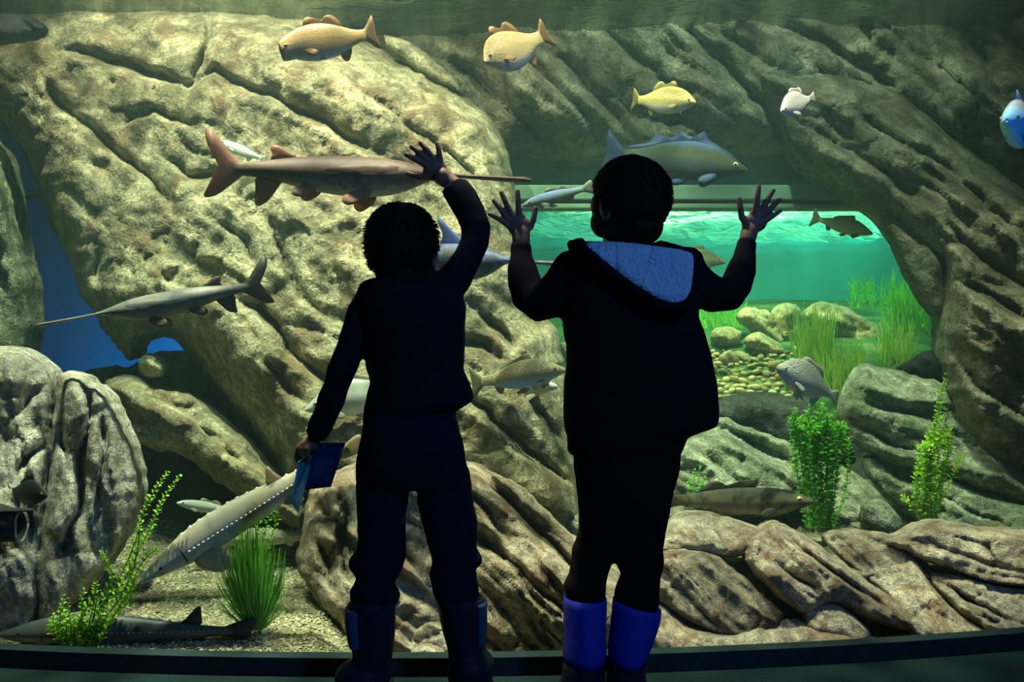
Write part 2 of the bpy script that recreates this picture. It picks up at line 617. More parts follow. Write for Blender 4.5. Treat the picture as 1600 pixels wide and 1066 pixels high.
def surface_mat(name, refl, tint, bump_scale, strength, trans, fresnel=False):
    t = NT(name)
    v = t.coord('Object', (1, 1.6, 1))
    h = t.math('ADD', t.noise(v, bump_scale, 3, 0.55, 0.6), t.math('MULTIPLY', t.noise(v, bump_scale * 3.1, 2, 0.5, 0.4), 0.35))
    b = t.n('Bump')
    b.inputs['Strength'].default_value = strength
    b.inputs['Distance'].default_value = 0.25
    t.l(h, b.inputs['Height'])
    gl = t.n('BsdfGlossy')
    gl.inputs['Color'].default_value = (*refl, 1)
    gl.inputs['Roughness'].default_value = 0.06
    tl = t.n('BsdfTranslucent')
    tl.inputs['Color'].default_value = (*tint, 1)
    t.l(b.outputs[0], gl.inputs['Normal'])
    t.l(b.outputs[0], tl.inputs['Normal'])
    tr = t.n('BsdfTransparent')
    m1 = t.n('MixShader')
    m1.inputs[0].default_value = 0.5
    t.l(gl.outputs[0], m1.inputs[1])
    t.l(tl.outputs[0], m1.inputs[2])
    m2 = t.n('MixShader')
    m2.inputs[0].default_value = trans
    if fresnel:
        # mirror like at a grazing angle from below, clear when looked through steeply
        lw = t.n('LayerWeight')
        mr = t.n('MapRange')
        mr.inputs['From Min'].default_value = 0.40
        mr.inputs['From Max'].default_value = 0.66
        mr.inputs['To Min'].default_value = 0.97
        mr.inputs['To Max'].default_value = 0.05
        t.l(lw.outputs['Facing'], mr.inputs['Value'])
        t.l(mr.outputs[0], m2.inputs[0])
        m1.inputs[0].default_value = 0.04
    t.l(m1.outputs[0], m2.inputs[1])
    t.l(tr.outputs[0], m2.inputs[2])
    t.l(m2.outputs[0], t.out.inputs['Surface'])
    t.nt.nodes.remove(t.bsdf)
    return t.m


def wavy_sheet(name, x0, x1, y0, y1, z, mat, amp, freq, nx, ny, seed):
    xs = np.linspace(x0, x1, nx)
    ys = np.linspace(y0, y1, ny)
    X, Y = np.meshgrid(xs, ys, indexing='ij')
    Z = z + amp * fbm(X * freq, Y * freq * 1.5, 3, seed)
    idx = np.arange(nx * ny).reshape(nx, ny)
    q = np.stack([idx[:-1, :-1], idx[1:, :-1], idx[1:, 1:], idx[:-1, 1:]], -1).reshape(-1, 4)
    return mesh_obj(name, np.stack([X.ravel(), Y.ravel(), Z.ravel()], 1), q, mat)


M_SURF = surface_mat('tank_surface', (0.30, 0.36, 0.30), (0.05, 0.06, 0.04), 5, 0.12, 0.78, True)
M_SURF2 = surface_mat('pool_surface', (0.5, 0.8, 0.7), (0.45, 1.0, 0.70), 6, 1.0, 0.40)
o = wavy_sheet('water_surface', -3.35, 4.5, 2.66, 5.3, 2.275, M_SURF, 0.008, 3.0, 120, 60, 3)
tag(o, 'rippled water surface along the top of the tank', 'water', kind='stuff')
o = wavy_sheet('water_surface', -0.7, 4.5, 5.05, 7.72, 1.62, M_SURF2, 0.045, 3.0, 260, 170, 5)
tag(o, 'bright rippled turquoise water surface of the second pool', 'water', kind='stuff')

# ------------------------------------------------------------------ large rocks
rock('rock_slab', 'huge olive rock slab with diagonal cracks forming the arch on the left',
     [(-120, 10), (-120, 170), (0, 187), (28, 215), (48, 255), (62, 300), (75, 350), (101, 394), (118, 441), (138, 485), (159, 519),
      (176, 542), (200, 566), (214, 560), (222, 535), (262, 520), (300, 560), (340, 610), (380, 650), (400, 690), (440, 745), (500, 800), (620, 830),
      (800, 850), (920, 850), (925, 760), (899, 690), (894, 610), (884, 548), (862, 500), (838, 430), (815, 360), (805, 305), (800, 268), (786, 222), (766, 182),
      (726, 150), (680, 125), (640, 105), (590, 70), (500, 30), (330, 0), (100, -20)],
     4.3, M_BACK, bulge=0.55, R=110, tilt=(-0.02, -0.11), step=4.5, lump=0.07, strata=(0.58, 0.022), rough=7, seed=3, facet=0.03, finea=0.012, chip=0.02, cell=(300, 120),
     cracks=[([(91, 71), (152, 88), (203, 105), (250, 122), (294, 137)], 7, 0.13, 0.03),
             ([(294, 137), (314, 98), (324, 64), (322, 10)], 7, 0.10),
             ([(294, 137), (331, 111), (382, 132), (422, 149), (463, 169), (500, 192), (550, 223), (590, 243)], 6, 0.10, 0.03),
             ([(68, 128), (88, 162), (135, 199), (182, 236), (209, 260), (250, 297), (280, 338)], 5, 0.08, 0.03),
             ([(199, 192), (243, 169), (287, 196), (317, 209)], 5, 0.08, 0.02),
             ([(253, 243), (300, 274), (341, 280), (375, 300)], 5, 0.08, 0.02),
             ([(155, 363), (149, 418), (159, 461)], 6, 0.08),
             ([(422, 350), (436, 391), (473, 461), (520, 500)], 6, 0.07, 0.03),
             ([(368, 478), (405, 482), (436, 522), (473, 566), (507, 593), (560, 640)], 7, 0.11, 0.04),
             ([(405, 553), (456, 613), (490, 644)], 5, 0.06, 0.03),
             ([(262, 440), (275, 432)], 9, 0.08), ([(300, 434), (314, 428)], 9, 0.08),
             ([(733, 475), (766, 502), (800, 532), (820, 559)], 6, 0.10, 0.03),
             ([(700, 525), (729, 536), (766, 546), (782, 558)], 7, 0.10, 0.02),
             ([(815, 470), (840, 500), (862, 540)], 6, 0.07),
             ([(720, 610), (749, 637), (783, 667), (834, 708)], 6, 0.10, 0.03),
             ([(820, 610), (840, 640), (868, 674), (890, 705)], 5, 0.08, 0.03),
             ([(790, 690), (824, 705), (895, 755)], 6, 0.09, 0.03),
             ([(560, 140), (620, 180), (700, 240), (760, 300)], 5, 0.05, 0.02),
             ([(330, 340), (380, 380), (400, 420)], 5, 0.05, 0.02),
             ([(480, 250), (520, 290), (600, 330)], 6, 0.06, 0.02)])
rock('rock_slab', 'thin olive rock sliver leaning on top of the arch slab',
     [(595, 52), (625, 60), (650, 72), (690, 105), (728, 146), (722, 152), (680, 132), (640, 108), (605, 80)],
     4.45, M_BACK, chip=0.008, bulge=0.12, R=16, step=4, lump=0.02, rough=4, seed=4, strata=(0.7, 0.02))
rock('rock_slab', 'broad dim rock ceiling above the pool opening',
     [(430, -140), (430, 40), (560, 100), (700, 160), (760, 230), (800, 256), (1000, 252), (1240, 246), (1310, 215), (1400, 180), (1480, 230), (1560, 290),
      (1800, 420), (1800, -140)],
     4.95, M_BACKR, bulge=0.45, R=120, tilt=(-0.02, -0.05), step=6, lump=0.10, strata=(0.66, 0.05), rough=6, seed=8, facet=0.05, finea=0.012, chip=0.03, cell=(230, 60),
     cracks=[([(690, 90), (719, 111), (817, 189), (868, 235)], 7, 0.12, 0.05),
             ([(780, 60), (827, 98), (901, 162), (945, 215)], 6, 0.10, 0.05),
             ([(850, 70), (878, 91), (969, 189), (1000, 225)], 6, 0.09, 0.04),
             ([(1040, 20), (1087, 61), (1155, 128), (1215, 192), (1240, 235)], 7, 0.10, 0.05),
             ([(1100, -20), (1161, 14), (1280, 64), (1364, 118), (1411, 148)], 7, 0.11, 0.05),
             ([(1440, 0), (1492, 37), (1533, 91), (1563, 152), (1600, 190)], 6, 0.10, 0.05),
             ([(1480, -30), (1530, 20), (1587, 78), (1640, 120)], 6, 0.10, 0.05),
             ([(960, 60), (1020, 110), (1080, 190)], 6, 0.06, 0.03)])
rock('rock_strut', 'long diagonal rock strut above the right pillar',
     [(1150, 90), (1240, 90), (1330, 110), (1411, 146), (1470, 200), (1535, 248), (1610, 305), (1720, 380), (1720, 640), (1600, 600), (1500, 500),
      (1470, 420), (1440, 400), (1395, 372), (1378, 345), (1330, 318), (1280, 284), (1240, 243), (1195, 180)],
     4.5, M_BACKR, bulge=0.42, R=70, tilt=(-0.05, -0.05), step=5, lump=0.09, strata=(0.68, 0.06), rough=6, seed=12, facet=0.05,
     cracks=[([(1256, 196), (1300, 225), (1350, 250), (1398, 275), (1440, 320)], 6, 0.08, 0.05),
             ([(1330, 170), (1400, 215), (1480, 260), (1560, 340), (1640, 420)], 6, 0.07, 0.05),
             ([(1465, 338), (1500, 380), (1570, 440), (1640, 480)], 6, 0.08, 0.04)])
rock('rock_pillar', 'narrow rock edge framing the right side of the pool opening',
     [(1374, 338), (1400, 330), (1470, 385), (1484, 425), (1480, 620), (1466, 566), (1464, 502), (1448, 485), (1431, 458), (1408, 418), (1393, 384)],
     4.3, M_BACKR, bulge=0.16, R=30, step=5, lump=0.04, rough=4, seed=13, strata=(1.0, 0.03))
rock('rock_pillar', 'massive grey rock pillar at the right edge',
     [(1474, 372), (1530, 392), (1600, 440), (1740, 480), (1740, 800), (1620, 770), (1540, 740), (1500, 680), (1480, 610), (1466, 555), (1474, 490), (1482, 430)],
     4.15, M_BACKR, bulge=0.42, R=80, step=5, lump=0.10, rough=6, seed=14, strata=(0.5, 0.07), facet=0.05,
     cracks=[([(1500, 440), (1560, 470), (1640, 520)], 7, 0.09, 0.05), ([(1490, 560), (1540, 610), (1620, 660)], 6, 0.07, 0.04),
             ([(1520, 410), (1545, 440), (1600, 455)], 5, 0.05, 0.03)])
# rock behind the gaps, its dark colour painted in for the shadow there
rock('rock_backdrop', 'rock wall coloured dark as shadow in the gaps behind the lower boulders',
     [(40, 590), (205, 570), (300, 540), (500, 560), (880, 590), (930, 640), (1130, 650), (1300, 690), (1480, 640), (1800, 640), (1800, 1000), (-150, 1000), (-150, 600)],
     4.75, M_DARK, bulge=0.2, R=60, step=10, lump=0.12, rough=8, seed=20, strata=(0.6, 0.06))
# left boulders
rock('rock_pillar', 'tall pale green rock on the far left of the blue passage',
     [(-160, 190), (-20, 200), (8, 236), (17, 270), (28, 340), (44, 394), (52, 441), (55, 505), (50, 560), (20, 620), (-160, 620)],
     4.2, M_MOSS, bulge=0.3, R=50, step=5, lump=0.07, rough=5, seed=22, strata=(1.3, 0.06))
rock('boulder', 'pale weathered boulder at the left edge',
     [(-120, 560), (-20, 541), (32, 540), (52, 553), (75, 570), (86, 595), (89, 640), (86, 700), (84, 780), (80, 900), (40, 960), (-120, 960)],
     3.2, M_GREY, cell=(95, 40), chip=0.010, bulge=0.28, R=55, tilt=(0, -0.05), step=4, lump=0.07, rough=5, seed=25, strata=(1.35, 0.06), facet=0.04,
     cracks=[([(15, 660), (45, 620), (70, 600)], 5, 0.05, 0.02), ([(20, 760), (40, 720), (80, 690)], 5, 0.06, 0.02), ([(30, 700), (50, 780), (45, 860)], 6, 0.07)])
rock('boulder', 'tall grooved grey boulder beside the left leafy plant',
     [(86, 600), (92, 583), (111, 577), (132, 583), (162, 603), (189, 647), (206, 700), (217, 740), (219, 770), (209, 815), (192, 856), (160, 905), (120, 945), (84, 975), (50, 985), (45, 900), (60, 800), (74, 720), (80, 660)],
     3.1, M_GREY, cell=(95, 40), chip=0.010, bulge=0.27, R=60, tilt=(0, -0.05), step=4, lump=0.07, rough=5, seed=27, strata=(1.45, 0.06), facet=0.04,
     cracks=[([(128, 590), (136, 650), (122, 720), (130, 760), (110, 830), (90, 900)], 5, 0.08, 0.03), ([(160, 640), (165, 700), (150, 780), (135, 840)], 5, 0.05, 0.02),
             ([(100, 640), (98, 690), (110, 740)], 5, 0.05, 0.02), ([(90, 700), (130, 705)], 4, 0.04)])
rock('boulder', 'low rough rock in the bottom left corner',
     [(-120, 850), (0, 845), (38, 858), (55, 895), (58, 940), (45, 985), (20, 1010), (-120, 1010)],
     2.86, M_GREY, bulge=0.12, R=40, step=4, lump=0.04, rough=5, seed=29, strata=(1.3, 0.03))
rock('rock_slab', 'olive slab lying under the arch behind the swimming sturgeon',
     [(158, 604), (182, 590), (203, 585), (243, 596), (287, 607), (321, 630), (355, 661), (388, 684), (410, 715), (440, 755), (480, 800), (470, 830), (400, 790), (338, 748),
      (287, 712), (240, 705), (205, 690), (185, 645)],
     3.75, M_BACK, cell=(95, 40), chip=0.010, bulge=0.28, R=45, tilt=(-0.05, -0.15), step=4, lump=0.06, rough=6, seed=31, strata=(0.6, 0.05), facet=0.03,
     cracks=[([(200, 608), (250, 622), (300, 655), (345, 690), (390, 730)], 5, 0.06, 0.03), ([(270, 640), (300, 630), (330, 650)], 5, 0.05)])
rock('boulder', 'small round stone wedged under the arch tip',
     [(218, 560), (232, 550), (250, 556), (262, 575), (255, 592), (232, 592), (216, 580)],
     3.85, M_BACK, chip=0.005, bulge=0.10, R=24, step=3, lump=0.03, rough=3, seed=33)
# right lower blocks
rock('rock_block', 'tilted square edged block behind the right leafy plants',
     [(1345, 564), (1390, 576), (1430, 590), (1468, 592), (1505, 640), (1560, 690), (1640, 770), (1600, 800), (1500, 760), (1400, 730), (1332, 700), (1312, 655), (1322, 605)],
     4.0, M_MOSS, bulge=0.2, R=34, tilt=(0, -0.14), step=4, lump=0.05, rough=4, seed=35, strata=(0.3, 0.05), smooth_it=1, facet=0.05,
     cracks=[([(1330, 620), (1390, 640), (1460, 660), (1520, 700)], 5, 0.05, 0.04), ([(1320, 660), (1380, 690), (1450, 715)], 5, 0.05, 0.03)])
rock('boulder', 'black stone resting on top of the tilted block',
     [(1398, 580), (1420, 562), (1440, 549), (1456, 546), (1474, 560), (1476, 600), (1440, 598)],
     4.25, M_BLACK, chip=0.004, bulge=0.10, R=20, step=4, lump=0.02, rough=3, seed=36)
rock('rock_slab', 'grey green slab above the dark mottled fish',
     [(1030, 700), (1075, 682), (1122, 645), (1190, 672), (1250, 698), (1268, 745), (1250, 800), (1150, 810), (1030, 800)],
     3.9, M_MOSS, bulge=0.18, R=40, tilt=(0, -0.2), step=4, lump=0.05, rough=4, seed=37, strata=(0.5, 0.06), facet=0.05,
     cracks=[([(1130, 660), (1180, 700), (1250, 740)], 5, 0.06, 0.04), ([(1080, 700), (1130, 740), (1200, 770)], 5, 0.05, 0.03)])
rock('rock_ledge', 'shadowed ledge at the foot of the pool opening',
     [(1090, 630), (1140, 618), (1190, 612), (1250, 620), (1300, 640), (1330, 690), (1340, 730), (1250, 735), (1180, 700), (1110, 670)],
     4.35, M_DARK, bulge=0.2, R=30, step=5, lump=0.05, rough=4, seed=38)  # dark material paints in the shadow under the ledge
rock('rock_slab', 'long grey green slab at the far right below the pillar',
     [(1345, 712), (1400, 712), (1480, 738), (1560, 772), (1700, 810), (1700, 880), (1480, 850), (1420, 810), (1368, 765)],
     3.8, M_MOSS, bulge=0.16, R=36, tilt=(0, -0.22), step=4, lump=0.05, rough=4, seed=39, strata=(0.45, 0.05), facet=0.05,
     cracks=[([(1370, 725), (1440, 760), (1520, 800), (1600, 830)], 5, 0.06, 0.04)])
rock('rock_slab', 'mossy slab between the two right leafy plants',
     [(1252, 740), (1290, 718), (1335, 740), (1378, 772), (1418, 820), (1400, 850), (1330, 845), (1270, 810)],
     3.7, M_MOSS, bulge=0.14, R=30, tilt=(0, -0.18), step=4, lump=0.04, rough=4, seed=40, strata=(0.6, 0.04))
rock('boulder', 'small angular block at the foot of the mossy slab',
     [(1345, 795), (1362, 778), (1385, 782), (1412, 815), (1410, 840), (1352, 838)],
     3.45, M_MOSS, chip=0.008, bulge=0.10, R=20, step=3, lump=0.03, rough=3, seed=41)
rock('reflection_blob', 'dark rounded shape standing in for a surface reflection in the top left corner',
     [(-90, 18), (0, 20), (50, 26), (78, 42), (62, 60), (0, 68), (-90, 66)], 3.85, M_BLACK, bulge=0.10, R=20, step=4, lump=0.02, rough=4, seed=42)  # added solid that stands in for a dark reflection in the water surface
# front rocks, close to the pane
rock('front_rock', 'big brown striated rock right behind the boys legs',
     [(460, 872), (468, 835), (488, 764), (520, 735), (600, 705), (729, 717), (790, 745), (854, 801), (900, 845), (960, 890), (1040, 945), (1095, 995), (1080, 1040),
      (900, 1050), (560, 1050), (536, 997), (506, 963), (484, 916)],
     3.05, M_FRONT, bulge=0.24, R=80, tilt=(0, -0.13), step=4, lump=0.06, rough=6, seed=43, strata=(0.72, 0.06), facet=0.05,
     cracks=[([(729, 722), (787, 770), (840, 830), (900, 890), (960, 950)], 5, 0.08, 0.04), ([(640, 780), (720, 820), (790, 880), (860, 960)], 5, 0.06, 0.04),
             ([(520, 750), (540, 800), (530, 860), (560, 930)], 5, 0.05, 0.03), ([(760, 840), (820, 900), (880, 960), (940, 1010)], 4, 0.05, 0.03),
             ([(590, 800), (640, 880), (700, 950)], 5, 0.04, 0.03), ([(490, 830), (510, 880), (530, 940)], 5, 0.05, 0.02), ([(660, 720), (740, 780), (800, 850)], 4, 0.05, 0.03)])
rock('front_rock', 'narrow brown rock rib between the striated rock and round stones',
     [(756, 735), (790, 742), (827, 767), (856, 800), (900, 842), (935, 880), (900, 885), (850, 840), (800, 790)],
     3.12, M_FRONT, bulge=0.12, R=20, step=4, lump=0.03, rough=3, seed=44, strata=(0.75, 0.03))
rock('front_rock', 'flat topped beige rock just below the mottled fish',
     [(1020, 835), (1060, 806), (1082, 798), (1122, 803), (1187, 827), (1180, 855), (1140, 872), (1060, 862), (1025, 865)],
     3.15, M_FRONT, grow=1.08, cell=(95, 40), chip=0.010, bulge=0.1, R=22, tilt=(0, -0.22), step=3, lump=0.04, rough=3, seed=45, strata=(0.3, 0.02))
rock('front_rock', 'dark speckled rock with a pale ridge beside the blue boots',
     [(1015, 870), (1060, 857), (1120, 868), (1150, 892), (1190, 930), (1228, 960), (1200, 992), (1120, 992), (1060, 960), (1020, 930)],
     2.98, M_FRONT2, grow=1.08, cell=(95, 40), chip=0.010, bulge=0.13, R=30, tilt=(0, -0.15), step=3, lump=0.04, rough=3, seed=46, strata=(0.75, 0.03),
     cracks=[([(1120, 868), (1160, 905), (1225, 960)], 4, -0.02)])
rock('front_rock', 'long brown diagonal rock in the middle of the right front row',
     [(1196, 828), (1220, 819), (1270, 846), (1330, 890), (1380, 930), (1420, 966), (1412, 982), (1350, 966), (1300, 945), (1262, 965), (1245, 955), (1192, 908), (1165, 872), (1172, 848)],
     3.02, M_FRONT, grow=1.08, cell=(95, 40), chip=0.010, bulge=0.14, R=24, tilt=(0, -0.16), step=3, lump=0.04, rough=4, seed=47, strata=(0.72, 0.04), facet=0.03,
     cracks=[([(1215, 835), (1270, 870), (1330, 915), (1400, 965)], 4, 0.05, 0.03), ([(1200, 870), (1250, 910), (1290, 935)], 4, 0.04, 0.02)])
rock('front_rock', 'small wedge rock tucked under the long diagonal rock',
     [(1256, 955), (1275, 940), (1305, 938), (1358, 985), (1352, 1010), (1262, 990)],
     2.88, M_FRONT, grow=1.08, cell=(95, 40), chip=0.010, bulge=0.07, R=18, tilt=(0, -0.12), step=3, lump=0.03, rough=3, seed=48, strata=(0.7, 0.02))
rock('front_rock', 'broad tan rock leaning right behind the long diagonal rock',
     [(1292, 848), (1310, 838), (1345, 833), (1420, 850), (1460, 900), (1510, 958), (1570, 990), (1560, 1010), (1440, 1005), (1412, 978), (1388, 930), (1330, 885)],
     3.06, M_FRONT, grow=1.08, cell=(95, 40), chip=0.010, bulge=0.14, R=26, tilt=(0, -0.16), step=3, lump=0.05, rough=4, seed=49, strata=(0.72, 0.04),
     cracks=[([(1420, 860), (1450, 910), (1500, 960), (1540, 985)], 4, 0.05, 0.03)])
rock('front_rock', 'pale smooth rock rising at the right edge',
     [(1380, 848), (1440, 822), (1480, 815), (1560, 830), (1700, 838), (1700, 930), (1600, 915), (1540, 905), (1480, 885), (1420, 866)],
     3.1, M_FRONT, grow=1.08, cell=(95, 40), chip=0.010, bulge=0.12, R=26, tilt=(0, -0.24), step=3, lump=0.04, rough=4, seed=50, strata=(0.2, 0.04),
     cracks=[([(1430, 850), (1500, 870), (1600, 900)], 4, 0.03, 0.02)])
rock('front_rock', 'low tan rock in the bottom right corner',
     [(1455, 905), (1490, 898), (1560, 910), (1700, 940), (1700, 1010), (1560, 1005), (1505, 960)],
     2.98, M_FRONT, grow=1.08, cell=(95, 40), chip=0.010, bulge=0.1, R=24, tilt=(0, -0.15), step=3, lump=0.04, rough=4, seed=51, strata=(0.5, 0.03),
     cracks=[([(1480, 915), (1530, 950), (1600, 975)], 4, 0.04, 0.02)])
rock('front_rock', 'flat rock apron along the sill under the right rocks',
     [(1010, 930), (1060, 880), (1160, 870), (1260, 880), (1400, 880), (1540, 885), (1720, 885), (1720, 1040), (1010, 1050)],
     3.06, M_FRONT, bulge=0.10, R=26, tilt=(0.012, -0.16), step=4, lump=0.03, rough=4, seed=52, strata=(0.2, 0.02))
rock('front_rock', 'low pale rock slope against the sill beside the blue boots',
     [(1020, 985), (1060, 975), (1110, 990), (1160, 992), (1205, 972), (1240, 966), (1290, 982), (1345, 990), (1390, 1000), (1390, 1045), (1020, 1050)],
     2.80, M_FRONT, bulge=0.06, R=18, tilt=(0, -0.18), step=3, lump=0.03, rough=3, seed=54, strata=(0.2, 0.02), chip=0.006)
rock('front_rock', 'small pale rock by the sill between the left boys boots',
     [(632, 1040), (640, 1018), (662, 1007), (690, 1012), (705, 1040)], 2.72, M_FRONT, chip=0.004, bulge=0.05, R=16, step=3, lump=0.02, rough=2, seed=53)
for i, (pts, Y, lab) in enumerate([
        ([(836, 775), (845, 758), (868, 751), (900, 755), (915, 775), (900, 795), (860, 795)], 3.5, 'largest round stone in the heap between the boys'),
        ([(876, 812), (888, 800), (905, 800), (915, 820), (908, 840), (884, 836)], 3.42, 'round stone low in the heap beside the right boys knee'),
        ([(852, 806), (862, 795), (877, 798), (880, 810), (864, 816)], 3.45, 'smallest round stone in the heap between the boys'),
        ([(1030, 812), (1045, 790), (1066, 790), (1076, 808), (1056, 828)], 3.4, 'round stone just right of the right boys knee'),
        ([(1240, 848), (1262, 834), (1290, 838), (1300, 852), (1260, 862)], 3.3, 'small rounded stone above the long diagonal rock')]):
    rock('stone', lab, pts, Y, M_MOSS, bulge=0.07, R=20, step=3, lump=0.02, rough=2, chip=0.003, seed=60 + i, group='round stones behind the front rocks', category='stone')

# ------------------------------------------------------------------ lintel of the pool opening
t = NT('lintel_teal')
nv = t.noise(t.coord('Object', (0.3, 1, 3)), 6, 4, 0.6)
M_LINT = t.set(t.ramp(nv, [(0.3, (0.05, 0.26, 0.26)), (0.7, (0.07, 0.34, 0.32))]), 0.8, 0.2)
t = NT('lintel_green')
nv = t.noise(t.coord('Object', (0.3, 1, 3)), 6, 4, 0.6)
M_LING = t.set(t.ramp(nv, [(0.3, (0.15, 0.27, 0.18)), (0.7, (0.20, 0.33, 0.22))]), 0.8, 0.2)
t = NT('lintel_dark')
nv = t.noise(t.coord('Object', (0.3, 1, 3)), 6, 4, 0.6)
M_LIND = t.set(t.ramp(nv, [(0.3, (0.02, 0.05, 0.05)), (0.7, (0.03, 0.07, 0.06))]), 0.8, 0.2)


def lintel():
    Y0 = 4.95
    def z(row, Y=Y0):
        return CAMZ - (row - CY) / F * Y
    x0, x1 = P(740, 0, Y0).x, P(1560, 0, Y0).x
    root = empty('trim_2', (0.8, Y0, z(326)))
    tag(root, 'horizontal stepped lintel over the pool opening', None, kind='structure')
    def bar(n, r0, r1, y0, y1, m):
        o = box(n, x0 - 0.8, x1 - 0.8, y0 - Y0, y1 - Y0, z(r1, y0) - z(326), z(r0, y0) - z(326), m, root)
        md = o.modifiers.new('bevel', 'BEVEL')
        md.width = 0.006
        md.segments = 2
    bar('upper_board', 170, 289, 5.00, 5.2, M_LINT)
    bar('face_board', 289, 312, 4.60, 4.72, M_LING)
    bar('groove_strip', 312, 318, 4.65, 4.72, M_LIND)
    bar('lower_board', 318, 326, 4.61, 4.72, M_LING)
lintel()

# ------------------------------------------------------------------ gravel floor of the main tank
t = NT('gravel_base')
nv = t.noise(t.coord('Object'), 90, 3, 0.7)
M_GRAVB = t.set(t.ramp(nv, [(0.3, (0.10, 0.09, 0.05)), (0.7, (0.28, 0.26, 0.16))]), 0.9, 0.1)
t = NT('gravel_stones')
oi = t.n('NewGeometry')
c = t.ramp(oi.outputs['Random Per Island'], [(0.0, (0.16, 0.13, 0.07)), (0.3, (0.45, 0.40, 0.24)), (0.6, (0.62, 0.57, 0.38)), (0.85, (0.36, 0.34, 0.22)), (1.0, (0.75, 0.71, 0.55))])
M_GRAV = t.set(c, 0.75, 0.25)


def bed_z(x, y):
    rise = np.clip((y - 3.0) / 0.8, 0, 1) * np.clip((x + 0.1) / 0.5, 0, 1) * 0.17
    back = np.clip((y - 3.3) / 1.2, 0, 1) * 0.10
    rise = rise - 0.13 * np.clip((x + 0.55) / 0.25, 0, 1)
    return 0.008 + rise + back + 0.008 * vnoise(x * 3, y * 3, None, 4) + 0.045 * np.clip((y - 2.6) / 0.8, 0, 1)


def gravel():
    xs = np.linspace(-3.3, 4.5, 120)
    ys = np.linspace(0, 1, 60)
    X, T = np.meshgrid(xs, ys, indexing='ij')
    G = np.vectorize(glass_y)(np.minimum(X, 3.3)) + 0.04
    Yy = G + (4.9 - G) * T
    Z = bed_z(X, Yy)
    idx = np.arange(X.size).reshape(X.shape)
    q = np.stack([idx[:-1, :-1], idx[1:, :-1], idx[1:, 1:], idx[:-1, 1:]], -1).reshape(-1, 4)
    bed = mesh_obj('gravel_bed', np.stack([X.ravel(), Yy.ravel(), Z.ravel()], 1), q, M_GRAVB)
    tag(bed, 'sandy gravel bed on the floor of the tank', 'gravel', kind='stuff')
    # loose stones, densest where the photograph looks onto the gravel
    n1, n2 = 15000, 2500
    x = np.concatenate([RNG.uniform(-1.75, -0.35, n1), RNG.uniform(0.5, 1.7, n2)])
    tt = np.concatenate([RNG.uniform(0, 1, n1) ** 1.3, RNG.uniform(0.2, 1, n2)])
    g = np.vectorize(glass_y)(x) + 0.045
    y = g + tt * 1.35
    s = RNG.uniform(0.0028, 0.0062, len(x)) * (0.85 + 0.3 * RNG.random(len(x)))
    z = bed_z(x, y) + s * 0.25
    base = np.array([(1, 0, 0), (-1, 0, 0), (0, 1, 0), (0, -1, 0), (0, 0, .7), (0, 0, -.7)], float)
    fac = np.array([(0, 2, 4), (2, 1, 4), (1, 3, 4), (3, 0, 4), (2, 0, 5), (1, 2, 5), (3, 1, 5), (0, 3, 5)])
    th = RNG.uniform(0, 6.28, len(x))
    tilt = RNG.uniform(-0.5, 0.5, (len(x), 2))
    v = base[None] * (s[:, None, None] * RNG.uniform(0.7, 1.35, (len(x), 6, 1)))
    vx = v[..., 0] * np.cos(th)[:, None] - v[..., 1] * np.sin(th)[:, None]
    vy = v[..., 0] * np.sin(th)[:, None] + v[..., 1] * np.cos(th)[:, None]
    vz = v[..., 2] + vx * tilt[:, :1] + vy * tilt[:, 1:]
    V = np.stack([vx + x[:, None], vy + y[:, None], vz + z[:, None]], -1).reshape(-1, 3)
    Fc = (fac[None] + (np.arange(len(x)) * 6)[:, None, None]).reshape(-1, 3)
    o = mesh_obj('gravel', V, Fc, M_GRAV, smooth=False)
    tag(o, 'fine yellow beige gravel scattered over the tank floor', 'gravel', kind='stuff')
gravel()

# ------------------------------------------------------------------ second pool: bed, rocks, pebbles, weeds
_BR = [(4.6, 655), (4.8, 640), (5.0, 622), (5.3, 580), (5.6, 548), (6.0, 520), (6.5, 500), (7.0, 482), (7.75, 466)]


def pool_row(y):
    return np.interp(y, [a for a, b in _BR], [b for a, b in _BR])


def pool_z(x, y):
    return CAMZ - (pool_row(y) - CY) / F * y + 0.03 * fbm(np.asarray(x) * 1.7, np.asarray(y) * 1.7, 3, 6)


t = NT('pool_bed')
v = t.coord('Object')
nv = t.noise(v, 3.0, 5, 0.65)
c = t.ramp(nv, [(0.35, (0.015, 0.06, 0.02)), (0.5, (0.05, 0.13, 0.04)), (0.65, (0.18, 0.20, 0.07))])
t.bump(t.noise(v, 14, 4, 0.6), 0.8, 0.05)
M_PBED = t.set(c, 0.9, 0.1)
xs = np.linspace(-0.7, 4.5, 120)
ys = np.linspace(4.62, 7.74, 90)
X, Yg = np.meshgrid(xs, ys, indexing='ij')
idx = np.arange(X.size).reshape(X.shape)
q = np.stack([idx[:-1, :-1], idx[1:, :-1], idx[1:, 1:], idx[:-1, 1:]], -1).reshape(-1, 4)
o = mesh_obj('pool_bed', np.stack([X.ravel(), Yg.ravel(), pool_z(X, Yg).ravel()], 1), q, M_PBED)
tag(o, 'green mossy bed of the second pool sloping up to the back', 'pool bed', kind='stuff')

